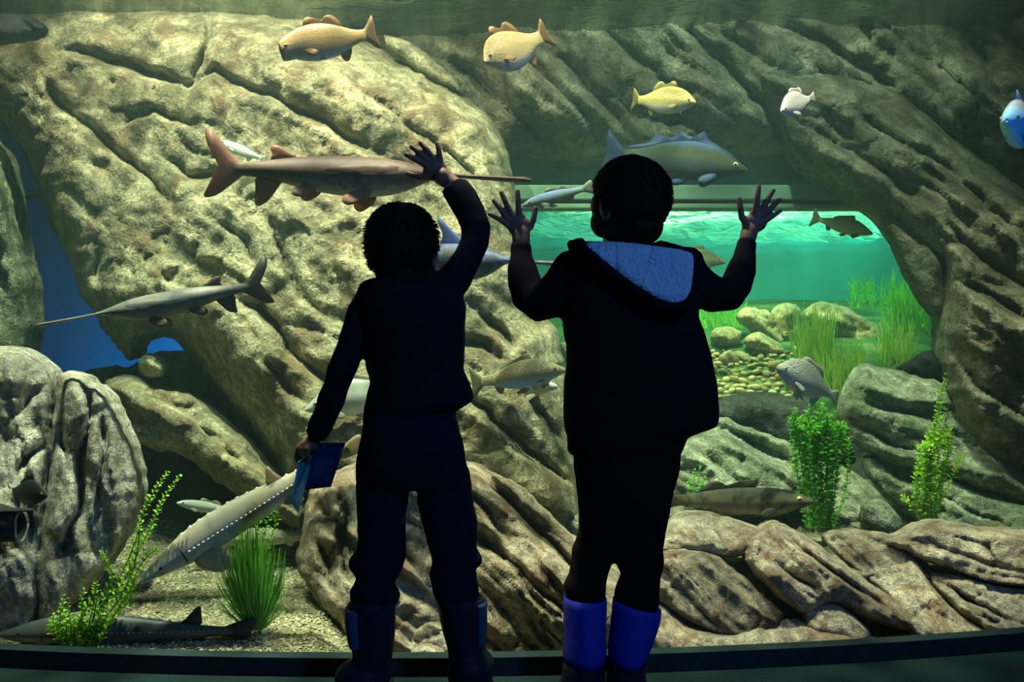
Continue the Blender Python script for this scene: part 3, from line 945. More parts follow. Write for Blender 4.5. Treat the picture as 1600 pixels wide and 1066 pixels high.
M_PROCK = rock_mat('pool_rock', (0.66, 0.54, 0.32), (0.42, 0.35, 0.20), (0.16, 0.16, 0.10), (0.24, 0.18, 0.09), 0.7, 1.0, 0.6)
for i, (pts, Y, bl, lab, seed) in enumerate([
        ([(1203, 486), (1225, 472), (1250, 477), (1256, 505), (1252, 548), (1224, 552), (1208, 515)], 5.95, 0.16, 'upright rounded pale rock in the second pool', 70),
        ([(1146, 500), (1155, 483), (1172, 477), (1204, 485), (1216, 508), (1228, 534), (1219, 546), (1178, 524)], 5.85, 0.16, 'slanted olive rock beside the upright pale rock', 71),
        ([(1250, 488), (1276, 470), (1312, 474), (1348, 498), (1382, 521), (1405, 542), (1378, 575), (1346, 568), (1296, 530), (1262, 510)], 6.05, 0.24, 'large streaked pale rock in the second pool', 72),
        ([(1158, 536), (1168, 524), (1186, 518), (1222, 538), (1228, 556), (1188, 556)], 5.6, 0.10, 'tan rock in front of the slanted olive rock', 73),
        ([(1110, 520), (1124, 510), (1144, 508), (1162, 519), (1156, 538), (1126, 544), (1112, 536)], 5.7, 0.11, 'blocky tan rock beside the right boys jacket', 74),
        ([(1118, 560), (1134, 545), (1160, 548), (1180, 560), (1170, 580), (1128, 580)], 5.45, 0.09, 'brown rock above the pebble heap', 75),
        ([(860, 560), (880, 530), (905, 545), (920, 575), (870, 580)], 5.5, 0.09, 'green rock seen just left of the right boys jacket', 76)]):
    rock('pool_rock', lab, pts, Y, M_PROCK, bulge=bl, R=26, step=3, lump=0.04, rough=3, chip=0.018, cell=(50, 22), seed=seed, strata=(0.75, 0.04), facet=0.03)


def icosa(name, seed, sub=2, amp=0.25):
    bm = bmesh.new()
    bmesh.ops.create_icosphere(bm, subdivisions=sub, radius=1.0)
    for v in bm.verts:
        n = mnoise.noise(v.co * 1.1 + Vector((seed * 7.3, seed * 2.1, seed))) * amp
        v.co *= 1 + n
        v.co.z *= 0.72
    me = bpy.data.meshes.new(name)
    bm.to_mesh(me)
    bm.free()
    me.polygons.foreach_set('use_smooth', [True] * len(me.polygons))
    return me


t = NT('pebble')
oi = t.n('ObjectInfo')
c = t.ramp(oi.outputs['Random'], [(0, (0.28, 0.20, 0.08)), (0.4, (0.58, 0.44, 0.18)), (0.75, (0.70, 0.58, 0.30)), (1, (0.24, 0.22, 0.10))])
c = t.mix(t.math('MULTIPLY', t.noise(t.coord('Object'), 3, 4), 0.5), c, (0.25, 0.22, 0.13))
M_PEB = t.set(c, 0.8, 0.2)
pebs = [icosa('pebble', i + 1, 2) for i in range(6)]
for me in pebs:
    me.materials.append(M_PEB)
placed = []
k = 0
while len(placed) < 110 and k < 4000:
    k += 1
    px, py = random.uniform(1108, 1246), random.uniform(552, 622)
    r = random.choice((4.5, 5.5, 6, 7, 8, 10, 12)) * (0.8 + 0.4 * (py - 552) / 70)
    if any((px - a) ** 2 + ((py - b) * 1.5) ** 2 < (0.72 * (r + c)) ** 2 for a, b, c in placed):
        continue
    placed.append((px, py, r))
    Y = float(np.interp(py, [b for a, b in _BR][::-1], [a for a, b in _BR][::-1]))
    o = bpy.data.objects.new('pebble', random.choice(pebs))
    w = r / F * Y
    o.scale = (w * random.uniform(0.9, 1.25), w * random.uniform(0.8, 1.1), w * random.uniform(0.8, 1.1))
    o.rotation_euler = (random.uniform(-.4, .4), random.uniform(-.4, .4), random.uniform(0, 6.28))
    q_ = P(px, py, Y)
    o.location = (q_.x, q_.y, float(pool_z(q_.x, q_.y)) + w * 0.35)
    link(o)
    tag(o, 'rounded yellowish pebble in the heap at the foot of the second pool', 'pebble', 'pebbles in the second pool')


# ------------------------------------------------------------------ plants
def leaf_mat(name, a, b, trans=0.35):
    t = NT(name)
    g = t.n('NewGeometry')
    c = t.ramp(g.outputs['Random Per Island'], [(0, a), (1, b)])
    t.set(c, 0.5, 0.3)
    tl = t.n('BsdfTranslucent')
    t.l(c, tl.inputs['Color'])
    mx = t.n('MixShader')
    mx.inputs[0].default_value = trans
    t.l(t.bsdf.outputs[0], mx.inputs[1])
    t.l(tl.outputs[0], mx.inputs[2])
    t.l(mx.outputs[0], t.out.inputs['Surface'])
    return t.m


M_LEAF = leaf_mat('leaf_bright', (0.22, 0.58, 0.03), (0.55, 0.80, 0.08))
M_LEAF2 = leaf_mat('leaf_deep', (0.12, 0.55, 0.04), (0.34, 0.76, 0.08))
M_GRASS = leaf_mat('grass_green', (0.08, 0.38, 0.03), (0.26, 0.62, 0.09))
M_WEED = leaf_mat('weed_yellow', (0.30, 0.62, 0.08), (0.75, 0.85, 0.20))
M_STEM = NT('stem_green').set((0.16, 0.34, 0.06), 0.6, 0.2)


def tube_mesh(pts, rad, seg=6):
    pts = [Vector(p) for p in pts]
    n = len(pts)
    V, Fc = [], []
    up = Vector((0, 1, 0))
    for i, p in enumerate(pts):
        tg = (pts[min(i + 1, n - 1)] - pts[max(i - 1, 0)]).normalized()
        a = tg.cross(up)
        if a.length < 1e-4:
            a = tg.cross(Vector((1, 0, 0)))
        a.normalize()
        b = tg.cross(a).normalized()
        r = rad[i] if hasattr(rad, '__len__') else rad
        for k in range(seg):
            an = 2 * math.pi * k / seg
            V.append(p + a * (r * math.cos(an)) + b * (r * math.sin(an)))
    for i in range(n - 1):
        for k in range(seg):
            k2 = (k + 1) % seg
            Fc.append((i * seg + k, i * seg + k2, (i + 1) * seg + k2, (i + 1) * seg + k))
    Fc.append(tuple(range(seg))[::-1])
    Fc.append(tuple((n - 1) * seg + k for k in range(seg)))
    return V, Fc


def spline(pts, n):
    pts = [Vector(p) for p in pts]
    if len(pts) == 2:
        return [pts[0].lerp(pts[1], i / n) for i in range(n + 1)]
    P_ = [pts[0] * 2 - pts[1]] + pts + [pts[-1] * 2 - pts[-2]]
    out = []
    segs = len(pts) - 1
    for i in range(n + 1):
        t_ = i / n * segs
        k = min(int(t_), segs - 1)
        f = t_ - k
        a, b, c, d = P_[k:k + 4]
        out.append(0.5 * ((2 * b) + (c - a) * f + (2 * a - 5 * b + 4 * c - d) * f * f + (3 * b - a - 3 * c + d) * f ** 3))
    return out


def leafy_plant(name, label, stems, leaf, mat, spacing=0.011, taper=True, seed=1, cat='plant', group=None):
    """stems: list of world space polylines; opposite pairs of small round leaves all the way up"""
    rnd = random.Random(seed)
    base = Vector(stems[0][0])
    root = empty(name, base)
    tag(root, label, cat, group)
    LV, LF = [], []
    for st in stems:
        length = sum((Vector(st[i + 1]) - Vector(st[i])).length for i in range(len(st) - 1))
        n = max(6, int(length / spacing))
        sp = [p - base for p in spline(st, n)]
        V, Fc = tube_mesh(sp[::2] if n > 12 else sp, 0.0016, 5)
        mesh_obj('stem', V, Fc, M_STEM, root)
        for i in range(1, n + 1):
            p = sp[i]
            tg = (sp[i] - sp[i - 1]).normalized()
            ang0 = i * 1.57 + rnd.uniform(-.5, .5)
            a = tg.cross(Vector((0.3, 1, 0.1))).normalized()
            b = tg.cross(a)
            sc_ = leaf * (1.0 if not taper else (0.55 + 0.6 * math.sin(math.pi * min(1, 0.15 + 0.8 * i / n)))) * rnd.uniform(0.7, 1.2)
            for s in (0, math.pi):
                d = a * math.cos(ang0 + s) + b * math.sin(ang0 + s)
                d = (d + tg * rnd.uniform(0.1, 0.9)).normalized()
                w = d.cross(tg)
                if w.length < 1e-3:
                    continue
                w.normalize()
                nrm = w.cross(d).normalized()
                k = len(LV)
                prof = [(0.15, 0.0, 0), (0.45, 0.42, .08), (0.85, 0.5, .1), (1.2, 0.36, .04), (1.38, 0, -.05), (1.2, -0.36, .04), (0.85, -0.5, .1), (0.45, -0.42, .08)]
                for (l, wd, hh) in prof:
                    LV.append(p + d * (l * sc_) + w * (wd * sc_) + nrm * (hh * sc_))
                LV.append(p + d * (0.8 * sc_) - nrm * (0.06 * sc_))
                for j in range(8):
                    LF.append((k + j, k + (j + 1) % 8, k + 8))
    lv = mesh_obj('leaves', LV, LF, mat, root)
    lv['kind'] = 'stuff'
    return root


def stem_px(pts, Y, dy=0.0, jitter=0):
    n = len(pts)
    return [P(x + random.uniform(-jitter, jitter), y, Y + dy * i / max(1, n - 1)) for i, (x, y) in enumerate(pts)]


random.seed(21)
leafy_plant('leafy_plant', 'tall bright green leafy water plant leaning right at the lower left',
            [stem_px([(118, 1012), (150, 960), (186, 905), (210, 850), (225, 800), (243, 765), (262, 738)], 2.62),
             stem_px([(125, 1012), (160, 960), (195, 905), (222, 850), (240, 815), (255, 780), (280, 745)], 2.66),
             stem_px([(135, 1012), (165, 965), (190, 930), (208, 890), (216, 850), (218, 820)], 2.60),
             stem_px([(140, 1012), (175, 965), (205, 935), (206, 900), (200, 870)], 2.64),
             stem_px([(110, 1012), (150, 950), (175, 905), (166, 880), (158, 862)], 2.63),
             stem_px([(105, 1010), (130, 960), (148, 930), (150, 910)], 2.60),
             stem_px([(150, 1012), (180, 960), (205, 920), (212, 895)], 2.58),
             stem_px([(150, 1012), (190, 940), (222, 880), (245, 858)], 2.66)],
            0.0105, M_LEAF, spacing=0.0095, seed=2)
leafy_plant('leafy_plant', 'low bushy green plant in front of the resting sturgeon',
            [stem_px([(120 + dx * 0.5, 1016), (118 + dx * 0.8, 985), (118 + dx + random.uniform(-8, 8), 1016 - h)], 2.585 + 0.05 * random.random())
             for dx, h in ((-42, 55), (-34, 45), (-26, 85), (-12, 60), (10, 95), (30, 80), (42, 60), (-4, 50), (-45, 40), (-30, 70), (-18, 55), (-8, 80), (5, 60), (14, 85), (24, 70), (36, 55), (40, 85), (48, 70), (-38, 25), (-22, 30), (0, 35), (20, 30), (44, 35))],
            0.0105, M_LEAF, spacing=0.0085, seed=3)
leafy_plant('leafy_plant', 'sprig of round green leaves behind the grassy tuft',
            [stem_px([(402, 900), (410, 850), (420, 810), (430, 780)], 2.95), stem_px([(398, 900), (400, 850), (405, 815), (412, 795)], 2.97), stem_px([(408, 900), (420, 850), (432, 815), (428, 790)], 2.93)],
            0.011, M_LEAF2, seed=4)
leafy_plant('leafy_plant', 'dense leafy green plant under the grey fish',
            [stem_px([(1285 + dx * 0.35, 832), (1280 + dx * 0.6, 740), (1278 + dx * 0.85, 670), (1272 + dx, 832 - h)], 3.30 + 0.16 * random.random(), 0, 11)
             for dx, h in ((-36, 100), (-38, 150), (34, 170), (38, 100), (26, 190), (-30, 180), (16, 120), (-16, 130), (6, 100), (-6, 120), (-28, 120), (-20, 190), (-14, 215), (-6, 225), (2, 230), (8, 215), (14, 200), (20, 170), (26, 150), (34, 130), (-32, 90), (-24, 140), (30, 90), (-10, 180), (12, 160), (0, 140), (22, 110))]
            + [stem_px([(1300, 830), (1320, 770), (1326, 715), (1326, 684)], 3.3), stem_px([(1262, 830), (1246, 740), (1241, 670), (1242, 640)], 3.34)],
            0.0150, M_LEAF2, spacing=0.0105, seed=5)
leafy_plant('leafy_plant', 'tall feathery green plant at the right below the pillar',
            [stem_px([(1450 + dx * 0.3, 820), (1452 + dx * 0.6, 760), (1458 + dx * 0.8, 700), (1468 + dx * 0.8, 820 - h)], 3.4 + 0.12 * random.random(), 0, 8)
             for dx, h in ((-24, 110), (-14, 150), (12, 130), (22, 140), (-6, 120), (0, 170), (-18, 130), (-10, 175), (-4, 210), (4, 235), (8, 225), (14, 190), (20, 175), (28, 150), (-22, 80), (24, 110), (6, 150))]
            + [stem_px([(1446, 820), (1425, 790), (1410, 775)], 3.42), stem_px([(1446, 820), (1432, 770), (1432, 720)], 3.42), stem_px([(1455, 820), (1490, 740), (1502, 712)], 3.42)],
            0.0135, M_LEAF, spacing=0.011, seed=6)
leafy_plant('leafy_plant', 'small sparse green plant behind the mottled fish',
            [stem_px([(1090 + dx * .3, 800), (1088 + dx * 0.6, 765), (1090 + dx, 800 - h)], 3.55) for dx, h in ((-14, 50), (-5, 65), (4, 72), (12, 55), (16, 40))],
            0.012, M_LEAF2, seed=7)


def grass_tuft(name, label, base, blades, mat, w=0.0016, seed=1, root_name='blades'):
    """blades: list of (tip world point, sag)"""
    rnd = random.Random(seed)
    base = Vector(base)
    root = empty(name, base)
    tag(root, label, 'plant')
    V, Fc = [], []
    for b0, tip, bow in blades:
        a = Vector(b0) - base
        e = Vector(tip) - base
        mid = a.lerp(e, 0.5) + Vector(bow)
        n = 7
        side = (e - a).cross(Vector((0, 1, 0))).normalized()
        for i in range(n + 1):
            t_ = i / n
            p = a * (1 - t_) ** 2 + mid * 2 * t_ * (1 - t_) + e * t_ * t_
            wd = w * (1 - 0.75 * t_)
            k = len(V)
            V += [p - side * wd, p + Vector((0, -wd, 0)), p + side * wd]
            if i:
                Fc += [(k - 3, k - 2, k + 1, k), (k - 2, k - 1, k + 2, k + 1)]
    o = mesh_obj('blades', V, Fc, mat, root)
    o['kind'] = 'stuff'
    return root


random.seed(5)
bl = []
for i in range(700):
    Y = 2.72 + random.uniform(-0.09, 0.09)
    tx = random.gauss(392, 27)
    tx = min(max(tx, 338), 446)
    ty = 812 + abs(tx - 392) * 0.75 + random.uniform(0, 95)
    sw = (tx - 397)
    bx = 400 + random.uniform(-7, 7)
    by = 985
    bl.append((P(bx, by, 2.72), P(tx, ty, Y), (sw * 0.0006, random.uniform(-.01, .01), 0.0)))
grass_tuft('grass_tuft', 'fan shaped tuft of thin green water grass on the gravel', P(400, 986, 2.72), bl, M_GRASS, 0.0017, 3)


def weeds(name, label, x0, x1, y0, y1, h, n, Y, mat, w=0.004):
    bl = []
    for i in range(n):
        x = random.uniform(x0, x1)
        f = random.random()
        y = y0 + (y1 - y0) * f
        yy = Y + (1 - f) * 0.25
        bl.append((P(x, y, yy), P(x + random.gauss(0, 10), y - h * random.uniform(0.5, 1.1), yy + random.uniform(-.05, .05)), (random.uniform(-.02, .02), 0, 0)))
    grass_tuft(name, label, P((x0 + x1) / 2, y1, Y), bl, mat, w)


weeds('water_weed', 'yellow green water weed in front of the streaked pale rock', 1246, 1300, 545, 600, 75, 260, 5.15, M_WEED)
weeds('water_weed', 'green water weed growing beside the grey fish', 1285, 1345, 570, 625, 50, 220, 4.95, M_WEED)
weeds('water_weed', 'yellow green water weed right of the streaked pale rock', 1375, 1425, 545, 590, 55, 170, 5.3, M_WEED)
weeds('water_weed', 'carpet of green weed at the right side of the second pool', 1385, 1500, 470, 590, 55, 480, 5.9, M_LEAF2, 0.005)
weeds('water_weed', 'distant dark green weed below the pool back wall', 1330, 1500, 455, 490, 30, 300, 7.0, M_LEAF2, 0.006)
weeds('water_weed', 'green weed seen between the right boys jacket and raised elbow', 1085, 1165, 490, 530, 30, 200, 6.2, M_LEAF2, 0.005)

# ------------------------------------------------------------------ fish
def fish_mat(name, top, side, belly, z0=0.04, z1=-0.05, spots=None, spot_scale=30, spot_amt=0.5, rough=0.35, bars=None, spec=0.5, scales=0.0, streak=(3, 1, 1)):
    """back, flank and belly colours, some with blue light painted in, by height along the body; local units are body lengths"""
    t = NT(name)
    tc = t.n('TexCoord')
    sp = t.n('SeparateXYZ')
    t.l(tc.outputs['Object'], sp.inputs[0])
    mr = t.n('MapRange')
    mr.inputs['From Min'].default_value = z1
    mr.inputs['From Max'].default_value = z0
    v = t.coord('Object', streak)
    nz = t.noise(v, 12, 4, 0.6)
    zz = t.math('ADD', sp.outputs[2], t.math('MULTIPLY', t.math('SUBTRACT', nz, 0.5), (z0 - z1) * 0.35))
    t.l(zz, mr.inputs['Value'])
    c = t.ramp(mr.outputs[0], [(0.05, belly), (0.42, side), (0.62, side), (0.98, top)])
    if spots:
        c = t.mix(t.math('MULTIPLY', t.ramp(t.noise(t.coord('Object'), spot_scale, 4, 0.6), [(0.5, (0, 0, 0)), (0.62, (1, 1, 1))]), spot_amt), c, spots)
    if bars:
        w = t.n('TexWave', bands_direction='X')
        w.inputs['Scale'].default_value = bars[0]
        w.inputs['Distortion'].default_value = 4
        w.inputs['Detail'].default_value = 3
        t.l(t.coord('Object'), w.inputs['Vector'])
        c = t.mix(t.math('MULTIPLY', w.outputs['Fac'], bars[2]), c, bars[1])
    if scales:
        vo = t.n('TexVoronoi')
        vo.inputs['Scale'].default_value = 75
        t.l(t.coord('Object', (1, 1, 1.3)), vo.inputs['Vector'])
        t.bump(vo.outputs['Distance'], scales, 0.01)
    return t.set(c, rough, spec)


def fin_mat(name, col, edge=None, alpha=0.8):
    t = NT(name)
    n_ = t.noise(t.coord('Object', (6, 6, 6)), 18, 3, 0.6)
    c = t.ramp(n_, [(0.3, tuple(x * 0.75 for x in col)), (0.7, col)])
    t.set(c, 0.45, 0.3)
    tl = t.n('BsdfTranslucent')
    t.l(c, tl.inputs['Color'])
    mx = t.n('MixShader')
    mx.inputs[0].default_value = 0.55
    t.l(t.bsdf.outputs[0], mx.inputs[1])
    t.l(tl.outputs[0], mx.inputs[2])
    t.l(mx.outputs[0], t.out.inputs['Surface'])
    return t.m


M_EYE = NT('fish_eye').set((0.01, 0.01, 0.01), 0.1, 0.8)
M_IRIS = NT('fish_iris').set((0.55, 0.45, 0.18), 0.25, 0.6)
M_MOUTH = NT('fish_mouth').set((0.55, 0.33, 0.26), 0.5, 0.4)

PROF = {
    'bass': [(0, .012, -.012, .008), (.02, .025, -.025, .022), (.06, .055, -.045, .036), (.12, .09, -.068, .05), (.2, .122, -.095, .062), (.3, .142, -.118, .07),
             (.42, .148, -.125, .07), (.55, .13, -.115, .06), (.66, .098, -.09, .046), (.75, .066, -.062, .032), (.82, .048, -.046, .02), (.88, .044, -.044, .012), (.90, .045, -.045, .006)],
    'carp': [(0, .01, -.012, .008), (.03, .03, -.03, .03), (.08, .06, -.048, .045), (.15, .098, -.075, .06), (.25, .14, -.105, .075), (.36, .16, -.125, .082),
             (.48, .15, -.125, .078), (.6, .118, -.105, .06), (.7, .08, -.075, .042), (.78, .056, -.052, .026), (.84, .045, -.043, .016), (.88, .045, -.045, .006)],
    'deep': [(0, .01, -.015, .008), (.03, .045, -.04, .028), (.09, .10, -.08, .045), (.17, .16, -.125, .06), (.28, .205, -.165, .07),
             (.42, .215, -.185, .072), (.55, .185, -.165, .06), (.66, .13, -.12, .042), (.75, .08, -.075, .026), (.82, .055, -.052, .016), (.87, .052, -.05, .006)],
    'slim': [(0, .012, -.012, .01), (.03, .028, -.028, .026), (.1, .058, -.05, .044), (.2, .08, -.072, .056), (.32, .088, -.085, .06), (.5, .085, -.085, .056),
             (.64, .068, -.066, .044), (.75, .048, -.046, .03), (.83, .038, -.036, .018), (.88, .038, -.038, .006)],
    'paddle': [(0, .003, -.006, .008), (.012, .006, -.01, .018), (.05, .006, -.011, .022), (.16, .005, -.009, .017), (.26, .008, -.01, .018), (.30, .016, -.018, .026), (.34, .027, -.038, .042),
               (.39, .038, -.058, .055), (.45, .044, -.070, .062), (.52, .046, -.073, .064), (.6, .046, -.068, .06), (.67, .043, -.056, .052), (.74, .036, -.040, .04), (.80, .028, -.027, .026), (.86, .022, -.021, .014), (.90, .019, -.018, .006)],
    'sturgeon': [(0, .004, -.004, .006), (.02, .010, -.010, .014), (.06, .020, -.020, .028), (.12, .038, -.032, .042), (.2, .055, -.045, .054), (.3, .066, -.052, .060), (.42, .064, -.052, .058),
                 (.55, .052, -.045, .046), (.66, .038, -.034, .034), (.76, .026, -.024, .022), (.85, .018, -.017, .012), (.92, .014, -.014, .006)],
}


def fin_mesh(poly, thick, U, V, W, root):
    """flat tapered fin: outline in (a, b) mapped by root + a U + b V, thickness along W"""
    c = np.mean(np.array(poly), 0)
    n = len(poly)
    vs_, fs = [], []
    U, V, W, root = Vector(U), Vector(V), Vector(W).normalized(), Vector(root)
    for s in (1, -1):
        for (a, b) in poly:
            vs_.append(root + U * a + V * b + W * (s * thick * 0.2))
        for (a, b) in poly:
            a2, b2 = c[0] + (a - c[0]) * 0.55, c[1] + (b - c[1]) * 0.55
            vs_.append(root + U * a2 + V * b2 + W * (s * thick * 0.8))
        vs_.append(root + U * c[0] + V * c[1] + W * (s * thick))
    m = 2 * n + 1
    for k in range(n):
        k2 = (k + 1) % n
        fs += [(k, k2, n + k2, n + k), (n + k, n + k2, 2 * n)]
        fs += [(m + k2, m + k, m + n + k, m + n + k2), (m + n + k2, m + n + k, m + 2 * n)]
        fs += [(k2, k, m + k, m + k2)]
    return vs_, fs


def smooth_poly(poly, it=2):
    return [tuple(p) for p in chaikin(poly, it)]


def fish(name, label, kind, nose, tail, mats, fins, depth=1.0, bend=0.0, sbend=0.0, cat='fish', group=None, mouth=0.0, eye=True, roll=0.0, scutes=None, width=1.0, eye_t=None, gill=True, drop=0.0):
    """nose, tail: (px, py, Y). Body, fins, eyes are children of an empty at the middle of the fish."""
    N = P(*nose)
    T = P(*tail)
    L = (N - T).length
    ax = (N - T).normalized()
    up = Vector((0, 0, 1))
    side = up.cross(ax).normalized()      # left flank of the fish
    upv = ax.cross(side).normalized()
    if roll:
        q = Matrix.Rotation(roll, 3, ax)
        side, upv = q @ side, q @ upv
    M = Matrix(((ax.x, side.x, upv.x), (ax.y, side.y, upv.y), (ax.z, side.z, upv.z)))
    root = empty(name, (N + T) / 2)
    root.rotation_euler = M.to_euler()
    root.scale = (L, L, L)
    tag(root, label, cat, group)
    body_m, fin_m = mats[0], mats[1]
    prof = PROF[kind]
    ts = np.array([p[0] for p in prof])
    tt = np.unique(np.concatenate([np.linspace(0, 1, 40) ** 1.25 * ts[-1], [0.006, 0.015]]))

    def smoothint(t, col):
        ys = np.array([p[col] for p in prof])
        # cubic Hermite
        d = np.gradient(ys, ts)
        k = np.clip(np.searchsorted(ts, t) - 1, 0, len(ts) - 2)
        h = ts[k + 1] - ts[k]
        s = (t - ts[k]) / h
        return ((2 * s**3 - 3 * s**2 + 1) * ys[k] + (s**3 - 2 * s**2 + s) * h * d[k] + (-2 * s**3 + 3 * s**2) * ys[k + 1] + (s**3 - s**2) * h * d[k + 1])

    def cl(t):      # centreline offset of the bent body
        return bend * (t - 0.5) ** 2 * 1.0 + sbend * math.sin((t - 0.3) * 5.0) * t

    def clz(t):
        return drop * max(0.0, 0.3 - t) ** 2

    def pt(t, y, z):
        return Vector((0.5 - t, y + cl(t), z + clz(t)))

    seg = 24
    V, Fc = [], []
    rings = []
    start = 0
    if mouth:
        tt = tt[tt > 0.035]
    for t in tt:
        zt, zb, hw = float(smoothint(t, 1)) * depth, float(smoothint(t, 2)) * depth, float(smoothint(t, 3)) * width
        if mouth and t < 0.16:
            g = (1 - (t - 0.035) / 0.125)
            zt += mouth * 0.35 * g
            zb -= mouth * g
        ring = []
        zc, hh = (zt + zb) / 2, (zt - zb) / 2
        for k in range(seg):
            a = 2 * math.pi * k / seg
            ca, sa = math.cos(a), math.sin(a)
            w = hw * (abs(ca) ** 0.9) * (1 if ca >= 0 else -1)
            if sa > 0:
                w *= (1 - 0.25 * sa)
            z = zc + hh * sa
            ring.append(len(V))
            V.append(pt(t, w, z))
        rings.append(ring)
    for a, b in zip(rings[:-1], rings[1:]):
        for k in range(seg):
            k2 = (k + 1) % seg
            Fc.append((a[k], b[k], b[k2], a[k2]))
    Fc.append(tuple(rings[-1]))
    mats_idx = []
    if mouth:
        # lips curl in to the mouth cavity
        prev = rings[0]
        cavity_start = len(Fc)
        for (ti, sc_) in ((0.032, 0.86), (0.06, 0.74), (0.10, 0.45), (0.115, 0.1)):
            c = Vector((0, 0, 0))
            for k in rings[0]:
                c += V[k]
            c /= seg
            ring = []
            for k in rings[0]:
                d = V[k] - c
                ring.append(len(V))
                V.append(c + d * sc_ + Vector((-(ti - 0.035), 0, 0)))
            for k in range(seg):
                k2 = (k + 1) % seg
                Fc.append((prev[k2], ring[k2], ring[k], prev[k]))
            prev = ring
        Fc.append(tuple(prev)[::-1])
        mats_idx = list(range(cavity_start, len(Fc)))
    else:
        Fc.append(tuple(rings[0])[::-1])
    b = mesh_obj('body', V, [f[::-1] for f in Fc], body_m, root)
    if mats_idx:
        b.data.materials.append(M_MOUTH)
        for k in mats_idx:
            b.data.polygons[k].material_index = 1
    # fins in the mid plane
    for (fname, poly, *opt) in fins:
        m = opt[0] if opt and opt[0] else fin_m
        if fname in ('pectoral_fin', 'pelvic_fin'):
            t0, z0, y0, poly2, ang, sweep = poly
            for s in (1, -1):
                U = Vector((-math.cos(sweep), s * math.sin(sweep) * math.cos(ang), -math.sin(sweep) * math.sin(ang)))
                Vv = Vector((0.55, s * math.cos(ang) * 0.35, -math.sin(ang))).normalized()
                Vv = (Vv - U * Vv.dot(U)).normalized()
                W = U.cross(Vv)
                vv, ff = fin_mesh(smooth_poly(poly2), 0.003, U, Vv, W, pt(t0, s * y0, z0))
                mesh_obj(fname, vv, ff, m, root)
        else:
            pl = smooth_poly(poly, 1)
            n = len(pl)
            vv, ff = fin_mesh(pl, 0.0045, (-1, 0, 0), (0, 0, 1), (0, 1, 0), (0.5, 0, 0))
            vv = [Vector((v.x, v.y + cl(0.5 - v.x), v.z * (depth if fname != 'caudal_fin' else 1))) for v in vv]
            mesh_obj(fname, vv, ff, m, root)
    if eye:
        te, ze, re = eye_t or (0.085, 0.022, 0.018)
        hw = float(smoothint(te, 3)) * width
        for s in (1, -1):
            bm = bmesh.new()
            bmesh.ops.create_uvsphere(bm, u_segments=12, v_segments=8, radius=re)
            for v in bm.verts:
                v.co.y *= 0.55
            me = bpy.data.meshes.new('eye')
            bm.to_mesh(me)
            bm.free()
            me.polygons.foreach_set('use_smooth', [True] * len(me.polygons))
            me.materials.append(M_IRIS if re > 0.01 else M_EYE)
            e = bpy.data.objects.new('eye', me)
            e.location = pt(te, s * hw * 0.93, ze * depth)
            link(e, root)
            if re > 0.01:
                me2 = bpy.data.meshes.new('pupil')
                bm = bmesh.new()
                bmesh.ops.create_uvsphere(bm, u_segments=10, v_segments=6, radius=re * 0.55)
                bm.to_mesh(me2)
                bm.free()
                me2.materials.append(M_EYE)
                pu = bpy.data.objects.new('pupil', me2)
                pu.location = (0, s * re * 0.3, 0)
                link(pu, e)
    if gill and kind == 'paddle':
        # long pointed gill flap lying along the flank
        for s in (1, -1):
            vv, ff = [], []
            out = [(.385, .012), (.43, .022), (.50, .020), (.56, .010), (.615, -.006), (.56, -.020), (.50, -.034), (.43, -.042), (.385, -.034)]
            for (lift, sc_) in ((-0.003, 1.0), (0.0025, 0.93), (0.0035, 0.45)):
                for (ta, za) in out:
                    t2, z2 = .47 + (ta - .47) * sc_, -.01 + (za + .01) * sc_
                    a_, b_ = float(smoothint(t2, 1)), float(smoothint(t2, 2))
                    q_ = min(0.95, abs(z2 - (a_ + b_) / 2) / ((a_ - b_) / 2))
                    vv.append(pt(t2, s * (float(smoothint(t2, 3)) * width * math.sqrt(1 - q_ * q_) * (0.96) + lift), z2 * depth))
            n_ = len(out)
            for l_ in range(2):
                for k in range(n_):
                    k2 = (k + 1) % n_
                    ff.append((l_ * n_ + k, l_ * n_ + k2, (l_ + 1) * n_ + k2, (l_ + 1) * n_ + k))
            ff.append(tuple(2 * n_ + k for k in range(n_)))
            mesh_obj('gill_cover', vv, ff if s > 0 else [f_[::-1] for f_ in ff], body_m, root)
    elif gill:
        # raised rim of the gill cover
        tg_ = gill if isinstance(gill, float) else 0.2
        for s in (1, -1):
            hw = float(smoothint(tg_, 3)) * width
            zt, zb = float(smoothint(tg_, 1)) * depth, float(smoothint(tg_, 2)) * depth
            pts = []
            for k in range(9):
                a = -1.15 + 2.0 * k / 8
                zc, hh = (zt + zb) / 2, (zt - zb) / 2
                zz = zc + hh * math.sin(a) * 0.95
                pts.append(pt(tg_ + 0.02 * math.cos(a) - 0.015, s * hw * (math.cos(a) ** 0.9) * (1 - (0.25 * math.sin(a) if a > 0 else 0)) * 0.99, zz))
            vv, ff = tube_mesh(pts, [0.001 + 0.0028 * math.sin(math.pi * k / 8) for k in range(9)], 6)
            mesh_obj('gill_cover', vv, ff, FM_DARKF if kind == 'sturgeon' else body_m, root)
